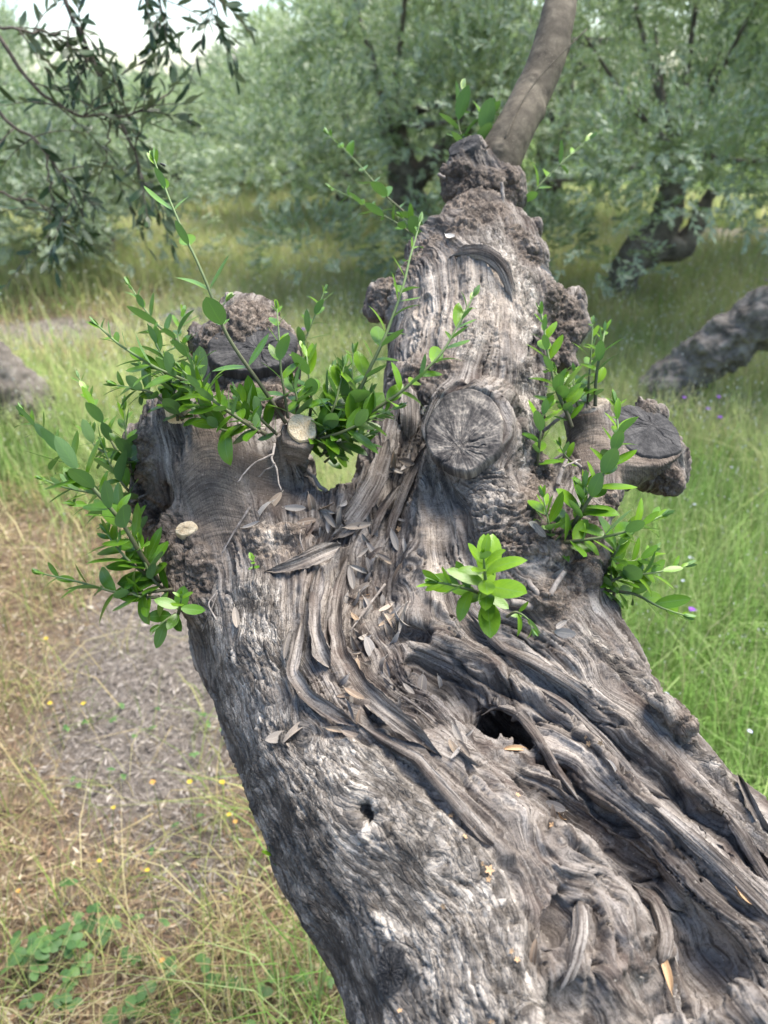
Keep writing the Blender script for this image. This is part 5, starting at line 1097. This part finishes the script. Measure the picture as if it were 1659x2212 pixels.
hang([(-120, -60, 1.9), (-20, 60, 1.9), (60, 170, 1.95), (150, 240, 2.0), (240, 250, 2.05), (330, 225, 2.05), (380, 180, 2.1)], .006, 22)
hang([(-150, 120, 2.0), (-40, 210, 2.0), (60, 290, 2.05), (130, 370, 2.1), (180, 470, 2.15)], .006, 14)
hang([(80, -230, 2.0), (250, -120, 2.05), (330, -30, 2.1), (350, 40, 2.15), (330, 90, 2.15)], .005, 14)
hang([(200, -240, 2.0), (380, -110, 2.05), (450, -20, 2.1), (480, 60, 2.15)], .005, 14)
hang([(-150, 0, 1.85), (-50, 20, 1.85), (20, 60, 1.85), (80, 70, 1.9), (150, 70, 1.95)], .005, 14)
hang([(100, 340, 2.1), (110, 420, 2.1), (105, 520, 2.15)], .003, 6)
hang([(-140, 300, 2.1), (-40, 400, 2.15), (60, 430, 2.2), (140, 480, 2.25)], .005, 12)
hang([(240, 240, 2.1), (230, 330, 2.2), (200, 430, 2.3)], .003, 8)
hb_o = hb.build("hanging_branch", M_HTWIG, root, None, True, "dark thin branches hanging in from the upper left"); hl.build("leaves", None, hb_o)
m = NM("hanging_olive_leaf"); lfa = m.attr("lf", 'Vector'); s = m.n("ShaderNodeSeparateXYZ"); m.t.links.new(lfa, s.inputs[0]); gm = m.n("ShaderNodeNewGeometry")
c = m.mix(gm.outputs['Backfacing'], m.ramp(s.outputs[2], [(0, (.022, .045, .018)), (.6, (.05, .095, .032)), (1, (.10, .19, .05))]), (.12, .16, .09)); m.bsdf(c, .42, None, .4, .12, c); hb_o.children[0].data.materials.append(m.m)
print("trees", round(time.time() - T0, 1))
# ============================================================= SMALL THINGS ON THE TRUNK
m = NM("dry_leaf"); lfa = m.attr("lf", 'Vector'); s = m.n("ShaderNodeSeparateXYZ"); m.t.links.new(lfa, s.inputs[0]); oi = m.n("ShaderNodeObjectInfo"); pos = m.n("ShaderNodeTexCoord").outputs['Object']
c = m.ramp(oi.outputs['Random'], [(0, (.22, .205, .195)), (.25, (.36, .34, .32)), (.5, (.30, .265, .225)), (.7, (.20, .15, .115)), (.85, (.38, .27, .17)), (1, (.45, .42, .38))])
c = m.mix(m.ramp(m.noise(pos, 150, 4, .6), [(.4, .5), (.62, 0)]), c, (.13, .11, .095)); c = m.mix(m.ramp(m.math('ABSOLUTE', s.outputs[0]), [(.03, .6), (.12, 0)]), c, (.45, .40, .33))
M_DRY = m.bsdf(c, .75, m.bump(m.noise(pos, 300, 3, .6), .5, .001), .25)
m = NM("tan_dry_leaf"); pos = m.n("ShaderNodeTexCoord").outputs['Object']; M_TAN = m.bsdf(m.ramp(m.noise(pos, 90, 4, .6), [(.3, (.28, .17, .09)), (.6, (.46, .31, .18)), (.8, (.56, .43, .29))]), .7, None, .25)
m = NM("bone_white_leaf"); pos = m.n("ShaderNodeTexCoord").outputs['Object']; M_WHITE = m.bsdf(m.ramp(m.noise(pos, 60, 4, .6), [(.3, (.48, .43, .37)), (.7, (.72, .68, .62))]), .6, None, .25)
DRYT = []
for k, (fold, curl, wr) in enumerate([(.6, .5, .15), (1.2, -.6, .13), (2.2, .9, .10), (.3, .3, .22), (1.6, 1.5, .15), (.9, -1.2, .12)]):
    mb = MB(); t = leaf_template(10, 4, fold, curl); place_leaves(mb, np.zeros((1, 3)), np.array([[1., 0, 0]]), np.array([[0, 0, 1.]]), np.array([1.]), np.array([wr]), np.array([.5]), np.array([curl]), tmpl=t)
    c2, Q2, T2 = tube(np.array([[-.10, 0, .0], [-.04, 0, .005], [.02, 0, .0]]), [.011, .013, .012], 5); mb.add(c2, Q2, T2, lf=np.zeros((len(c2), 3))); o = mb.build("fallen_leaf", M_DRY); DRYT.append(o.data); bpy.data.objects.remove(o)
rg = np.random.default_rng(77)
GL = "dry fallen leaves on the trunk"
DEF = "narrow dry grey-brown fallen olive leaf in the litter of the trunk's hollow"
def lay(u, v, Lpx, ang, kind, label=DEF, lift=.004, tilt=.25, mat=None, roll=None, name="fallen_leaf", cat="leaf", grp=GL, me=None):
    p_, n_, ok = hit(u, v); d = float((p_ - CAM) @ FW); vd = nrm(p_ - CAM); n_ = nrm(n_ * .6 - vd * .6)
    a = rad(ang); d0 = RT * math.cos(a) - UP * math.sin(a); x = nrm(d0 - np.dot(d0, n_) * n_); x = nrm(x + n_ * rg.normal(0, tilt)); y = nrm(np.cross(n_, x)); z = np.cross(x, y); rl = rg.normal(0, .5) if roll is None else roll
    y, z = y * math.cos(rl) + z * math.sin(rl), z * math.cos(rl) - y * math.sin(rl); L = Lpx / F_PX * d; o_ = p_ - vd * lift - x * L * .5
    M = np.eye(4); M[:3, 0], M[:3, 1], M[:3, 2], M[:3, 3] = x * L, y * L, z * L, o_
    o = bpy.data.objects.new(name, me or DRYT[kind]); S.collection.objects.link(o); o.matrix_world = Matrix(M.tolist())
    if mat: 
        o.data = o.data.copy(); o.data.materials.clear(); o.data.materials.append(mat)
    tag(o, label, cat, grp); return o
SPOTS = [(1200, 1742, 48, 200, 3, "round-tipped grey dry leaf, rear one of the pair lying right of the bark ridge"), (1195, 1760, 44, 250, 0, "curled grey dry leaf, front one of the pair lying right of the bark ridge"),
 (1205, 1352, 50, 150, 5, "rolled pale dry leaf in the pocket under the right shoots"), (1222, 1368, 52, 10, 3, "flat grey dry leaf in the pocket under the right shoots"), (1158, 1136, 44, 20, 3, "broad tan dry leaf above the round knot holes at right"), (1165, 1146, 40, 60, 3, "broad grey dry leaf beneath the tan one above the knot holes"),
 (910, 1482, 58, 100, 3, "spotted pinkish dry leaf standing in the dark hollow"), (952, 1476, 40, 70, 0, "small silver dry leaf in the dark hollow"), (600, 1592, 56, 160, 3, "silver leaf sticking out at the lower left of the litter"), (640, 1570, 90, 150, 2, "long grey curled leaf lying across the lower left of the litter"),
 (622, 1600, 60, 265, 2, "brown curled leaf hanging over the bark at the litter's lower left"), (612, 1395, 66, 110, 1, "long pale leaf standing on edge left of the strips"), (510, 1338, 60, 82, 1, "white folded leaf lying alone on the left bark"),
 (590, 1085, 60, 130, 0, "long grey leaf leaning on the foot of the left stub"), (560, 1105, 70, 140, 2, "brown narrow leaf under the fresh-cut stub"), (545, 1138, 50, 5, 1, "white curved leaf beside the left burl"), (568, 1128, 44, 330, 2, DEF), (640, 1100, 60, 15, 1, DEF), (665, 1125, 50, 340, 0, "grey leaf on the ledge by the strips"), (700, 1105, 70, 10, 1, DEF), (715, 1120, 60, 40, 1, DEF),
 (860, 1335, 70, 120, 1, "large tan-white rolled leaf pointing up out of the litter"), (845, 1330, 60, 130, 2, DEF), (800, 1400, 56, 65, 3, "large rounded silver leaf in the middle of the litter"), (785, 1385, 60, 60, 0, DEF), (770, 1405, 70, 70, 2, DEF), (805, 1190, 46, 55, 1, "white twisted leaf in the upper litter"), (855, 1170, 60, 65, 1, DEF), (875, 1185, 50, 70, 2, DEF),
 (1250, 2080, 1, 0, 2, None), (760, 1250, 60, 80, 1, DEF), (745, 1300, 50, 110, 2, DEF), (1010, 1640, 60, 60, 3, "grey leaf lodged in the groove left of the big hole"), (990, 1590, 60, 75, 1, "pale folded leaf lodged above the groove left of the big hole"), (1455, 2040, 70, 275, 2, "thin pale leaf standing in the lower right hollow"), (1150, 2070, 80, 100, 2, "pale leaf on edge along the bark ridge near the bottom"),
 (1330, 1660, 50, 60, 2, "brown leaf wedged in the long crack on the right ridge"), (1110, 1160, 1, 0, 2, None), (1198, 1250, 56, 130, 4, "brown curled leaf among the broken stubs at right"), (870, 1060, 60, 100, 2, DEF), (885, 1010, 70, 95, 2, DEF)]
for sp in SPOTS:
    if sp[5]: lay(*sp[:5], label=sp[5], grp=GL)
for u, v, n_, sp in [(800, 1140, 8, 26), (795, 1230, 12, 30), (775, 1310, 10, 26), (790, 1390, 12, 34), (810, 1450, 9, 36), (700, 1115, 6, 30), (770, 1545, 8, 40), (860, 1010, 6, 16), (850, 1330, 6, 22), (1000, 1610, 4, 12)]:
    for k in range(n_): lay(u + rg.normal(0, sp), v + rg.normal(0, sp), rg.uniform(32, 66), rg.normal(85, 45), int(rg.choice([0, 1, 1, 2, 2, 4, 5])), lift=rg.uniform(.003, .012))
lay(1118, 1614, 62, 355, 2, "tan rolled leaf lying in the mouth of the big hole", mat=M_TAN, roll=0, lift=.006)
lay(1440, 2090, 90, 265, 2, "orange-tan dry leaf upright in the lower right hollow", mat=M_TAN)
lay(1620, 1955, 90, 55, 2, "orange-tan leaf slid into the crack at the right edge", mat=M_TAN)
lay(1215, 1770, 34, 60, 2, "orange-tan leaf scrap under the pair of grey leaves", mat=M_TAN)
lay(1178, 580, 44, 35, 1, "bone white curled leaf sticking out at the upper limb's right side", mat=M_WHITE, lift=.01, tilt=.05)
lay(975, 515, 50, 30, 1, "bone white splinter lying on the upper limb's left side", mat=M_WHITE, name="wood_splinter", cat="wood chip", grp=None)
# dry sticks and flower stalks in the litter
def stick(pl, r, label, mat=M_TWIG):
    pts = [hit(u, v)[0] - nrm(ray(u, v)) * l for u, v, l in pl]; c = catmull(np.array(pts), 20); V, Q, T = tube(c, np.linspace(r, r * .5, 20), 6); b = c.mean(0); mb = MB(); mb.add(V, Q, T)
    tag(mb.build("dry_stick", mat, None, None), label, "stick", "dry sticks on the trunk")
stick([(832, 1262, .02), (795, 1310, .02), (757, 1362, .012)], .0016, "straight pale dry stick lying across the litter")
stick([(470, 1280, .004), (455, 1320, .006), (436, 1365, .004)], .0009, "thin white stick lying on the left bark")
stick([(655, 1130, .006), (648, 1160, .006), (655, 1190, .006)], .0012, "short thin stick above the splintered slab")
stick([(870, 1505, .012), (905, 1530, .012), (940, 1560, .01)], .0016, "dark stick lying in the dark hollow")
stick([(540, 1095, .006), (505, 1150, .006), (480, 1195, .006)], .0014, "long brown stick left of the lumpy burl")
# tiny dried flowers
mb = MB()
for k in range(5):
    a = k * 2 * np.pi / 5; place_leaves(mb, np.zeros((1, 3)), np.array([[math.cos(a), math.sin(a), .35]]), np.array([[0, 0, 1.]]), np.array([.5]), np.array([.13]), np.array([.5]), np.array([.4]), tmpl=leaf_template(4, 2))
me_fl = mb.build("dried_flower", M_TAN); FLM = me_fl.data; bpy.data.objects.remove(me_fl)
for k, (u, v) in enumerate([(1047, 1885), (1050, 1905), (1045, 1860), (1010, 1812), (1022, 1796), (1195, 1775), (1125, 1720), (982, 1760), (1100, 2060), (1060, 2200), (1250, 2050), (740, 1560), (770, 1480), (1275, 1600), (1290, 1606), (1265, 1598), (860, 1150), (800, 1290), (1110, 2075), (955, 1950), (870, 2180)]):
    lay(u, v, 15 if k else 24, rg.uniform(0, 360), 0, "tiny dried tan flower fallen on the trunk" if k else "largest dried tan flower, lying on the pale bark at the bottom centre", lift=.0015, tilt=.15, name="dried_flower", cat="flower", grp="dried flowers on the trunk", me=FLM)
# a fly beside the tip of the tall shoot
m = NM("fly_body"); M_FLY = m.bsdf((.012, .012, .014), .35, None, .5); m = NM("fly_wing"); M_WING = m.bsdf((.25, .25, .25), .3, None, .5, .5)
fp = P(352, 356, .855); mb = MB(); V, Q, T = tube(np.array([[0, 0, 0], [.001, 0, 0], [.0022, 0, .0002], [.003, 0, .0002], [.005, 0, 0], [.0068, 0, -.0003]]) - [.0034, 0, 0], [.0006, .0011, .0008, .0013, .0012, .0003], 10); mb.add(V, Q, T)
for s_ in (-1, 1):
    for k in range(3):
        V, Q, T = tube(np.array([[-.001 + k * .0009, 0, -.0004], [-.001 + k * .0012 - .0004, s_ * .002, .0002], [-.0012 + k * .0016, s_ * .003, -.002]]), .00018, 5); mb.add(V, Q, T)
fo = mb.build("fly", M_FLY); fo.location = fp; fo.rotation_euler = (.3, .5, .8); tag(fo, "small black fly by the tip of the tall left shoot", "fly")
for s_ in (-1, 1):
    mb = MB(); place_leaves(mb, np.array([[-.0002, s_ * .0006, .001]]), np.array([[1, s_ * .45, .1]]), np.array([[0, 0, 1.]]), np.array([.006]), np.array([.0012]), np.array([.5]), np.array([0.])); mb.build("wing", M_WING, fo)

# ============================================================= SMALL PLANTS ON THE GROUND
m = NM("weed_leaf"); lfa = m.attr("lf", 'Vector'); s = m.n("ShaderNodeSeparateXYZ"); m.t.links.new(lfa, s.inputs[0])
M_WEED = m.bsdf(m.ramp(s.outputs[2], [(0, (.040, .095, .03)), (.5, (.085, .175, .055)), (1, (.16, .27, .07))]), .5, None, .3, .25, (.14, .32, .05, 1))
m = NM("weed_stem"); M_WSTEM = m.bsdf((.17, .20, .08), .7)
def petal_mat(n_, c_): m = NM(n_); return m.bsdf(c_, .6, None, .2, .3, c_ + (1,))
M_YEL = petal_mat("yellow_petal", (.60, .46, .06)); M_ORG = petal_mat("orange_petal", (.56, .33, .09)); M_PUR = petal_mat("purple_petal", (.28, .10, .52)); M_LIL = petal_mat("pale_petal", (.55, .58, .70))
LT3 = leaf_template(5, 2, .3, .2, .7)
def weed(u, v, nl, Ls, seed, label, h=.10):
    rg = np.random.default_rng(seed); b = ground_at(u, v); b[2] = ground_z(b[:1], b[1:2])[0]; o = empty("leafy_weed", b); tag(o, label, "weed", "leafy weeds at lower left"); sb, lb = MB(), MB()
    for k in range(nl):
        a = rg.uniform(0, 6.28); R_ = rg.uniform(.02, .11); hh = h * rg.uniform(.6, 1.2); e = np.array([math.cos(a) * R_, math.sin(a) * R_, hh]); c = catmull(np.array([[0, 0, 0], e * [.4, .4, .7], e]), 8); V, Q, T = tube(c, np.linspace(.0018, .0009, 8), 5); sb.add(V, Q, T)
        for j in (-1, 0, 1):
            aa = a + j * 1.25; d = np.array([[math.cos(aa), math.sin(aa), .1]]); L = Ls * rg.uniform(.75, 1.2); place_leaves(lb, e[None], d, np.array([[rg.normal(0, .2), rg.normal(0, .2), 1.]]), np.array([L]), np.array([L * .36]), np.array([rg.uniform(.1, .7)]), np.array([.5]), tmpl=LT3)
    sb.build("stem", M_WSTEM, o); lb.build("leaves", M_WEED, o)
for k, (u, v, nl, L, lab) in enumerate([(130, 2030, 12, .050, "leafy green weed, upper one in the lower left corner"), (60, 2140, 14, .055, "leafy green weed in the very corner at lower left"), (170, 2110, 10, .045, "leafy green weed just right of the corner weeds"), (340, 2190, 8, .055, "three-lobed green weed at the bottom edge, left of centre"),
    (500, 2190, 8, .050, "three-lobed green weed at the bottom edge nearest the trunk"), (620, 2205, 5, .035, "small bright green weed under the trunk's lower edge"), (415, 1590, 9, .035, "bright green tuft on the gravel patch"), (205, 1560, 9, .035, "green tuft left of the gravel patch"), (330, 1580, 6, .028, "tiny green tuft in the middle of the gravel"), (235, 1700, 8, .03, "green tuft below the gravel patch"),
    (430, 1850, 7, .03, "green tuft on the straw halfway down the left side"), (305, 2085, 7, .03, "green tuft on the brown litter near the bottom")]):
    weed(u, v, max(3, int(nl * (1.1 if v > 1900 else .55))), L * (.50 if v > 1900 else .42), 300 + k, lab, .07 if v > 1900 else .04)
def flower(u, v, mat, h, r, npet, name, label, grp, seed):
    rg = np.random.default_rng(seed); b = ground_at(u, v + 0); dn = (b - CAM) @ FW; b[2] = 0
    top = P(u, v, dn * (1 - h * .35)); 
    r0 = nrm(ray(u, v)); t = (CAM[2] - h) / -r0[2]; top = CAM + r0 * t; base = np.array([top[0] + rg.normal(0, .03), top[1] + rg.normal(0, .03), 0.0]); base[2] = ground_z(base[:1], base[1:2])[0]
    o = empty(name, base); tag(o, label, "flower", grp); e = top - base; c = catmull(np.array([[0, 0, 0], e * [.3, .3, .5], e]), 10); V, Q, T = tube(c, np.linspace(.0016, .0009, 10), 5); mb = MB(); mb.add(V, Q, T); mb.build("stem", M_WSTEM, o)
    mb = MB()
    for k in range(npet):
        a = k * 2 * np.pi / npet + rg.uniform(-.2, .2); place_leaves(mb, e[None], np.array([[math.cos(a), math.sin(a), rg.uniform(.1, .8)]]), np.array([[0, 0, 1.]]), np.array([r]), np.array([r * .36]), np.array([.5]), np.array([.3]), tmpl=LT3)
    mb.build("petals", mat, o)
YF = [(108, 1520, 0), (130, 1540, 0), (100, 1380, 0), (160, 1440, 0), (330, 1690, 1), (430, 1660, 1), (480, 1690, 0), (440, 1720, 1), (410, 1690, 0), (60, 1910, 0), (40, 1925, 1), (15, 1950, 0), (318, 1880, 0), (425, 1710, 0), (180, 1520, 0), (350, 1745, 1), (508, 1775, 1), (655, 2090, 1), (350, 2075, 1), (150, 1790, 0), (215, 1860, 0), (245, 1745, 0), (495, 1760, 0), (200, 490, 0), (172, 492, 0), (130, 470, 0), (405, 515, 0), (375, 520, 0), (380, 560, 0), (20, 470, 0)]
for k, (u, v, c_) in enumerate(YF[:20:2] + YF[20:]): flower(u, v, (M_YEL, M_ORG)[c_], .14 if v > 800 else .45, (.0085 if v < 1700 else .0065) if v > 800 else .022, 6, "wild_flower", ("small yellow wild flower in the dry grass" if not c_ else "small orange wild flower in the dry grass") if v > 800 else "yellow wild flower in the meadow at upper left", "yellow wild flowers" if not c_ else "orange wild flowers", 500 + k)
for k, (u, v, lab) in enumerate([(1552, 858, "purple wild flower, highest of the cluster under the gnarled trunk"), (1478, 860, "purple wild flower left of the cluster under the gnarled trunk"), (1530, 884, "purple wild flower in the middle of the cluster under the gnarled trunk"), (1555, 902, "purple wild flower lowest in the cluster under the gnarled trunk"), (1495, 1318, "purple wild flower low in the green grass at right"), (655, 712, "purple wild flower behind the shoots of the left stub"), (828, 566, "purple wild flower left of the upper limb"), (1655, 605, "purple wild flower at the right edge above the gnarled trunk")]):
    flower(u, v, M_PUR, .35, .013 if v > 800 else .02, 7, "wild_flower", lab, "purple wild flowers", 600 + k)
for k, (u, v) in enumerate([(1475, 1255), (1300, 1400), (1440, 1500), (1490, 1205), (1580, 1010), (1500, 1090), (1620, 1580)]): flower(u, v, M_LIL, .28, .007, 5, "wild_flower", "tiny pale wild flower in the green grass right of the trunk", "pale wild flowers", 650 + k)
# lump standing in for dark plastic behind the left stub
b = gxy(425, 6.0)
rgk = np.random.default_rng(3); th_, ph_ = np.meshgrid(np.linspace(0, np.pi, 24), np.linspace(0, 2 * np.pi, 40, endpoint=False), indexing='ij'); V = np.stack([np.sin(th_) * np.cos(ph_) * .34, np.sin(th_) * np.sin(ph_) * .2, np.cos(th_) * .14], -1).reshape(-1, 3); V = V * (1 + .25 * fbm(V / .15 + 2, 3, 4))[:, None]
i = np.arange(23)[:, None] * 40; j = np.arange(40)[None]; Q = np.stack([i + j, i + 40 + j, i + 40 + (j + 1) % 40, i + (j + 1) % 40], -1).reshape(-1, 4)
m = NM("dark_lump"); pos = m.n("ShaderNodeTexCoord").outputs['Object']; o = mesh_np("lump", V, Q, m.bsdf(m.ramp(m.noise(pos, 12, 5, .7), [(.3, (.05, .05, .06)), (.7, (.16, .16, .17))]), .85)); o.location = b + np.array([0, 0, .06]); tag(o, "dark grey lump standing in for plastic in the grass behind the left stub", "lump")
print("done", round(time.time() - T0, 1), sum(len(o.data.vertices) for o in S.objects if o.type == 'MESH'))
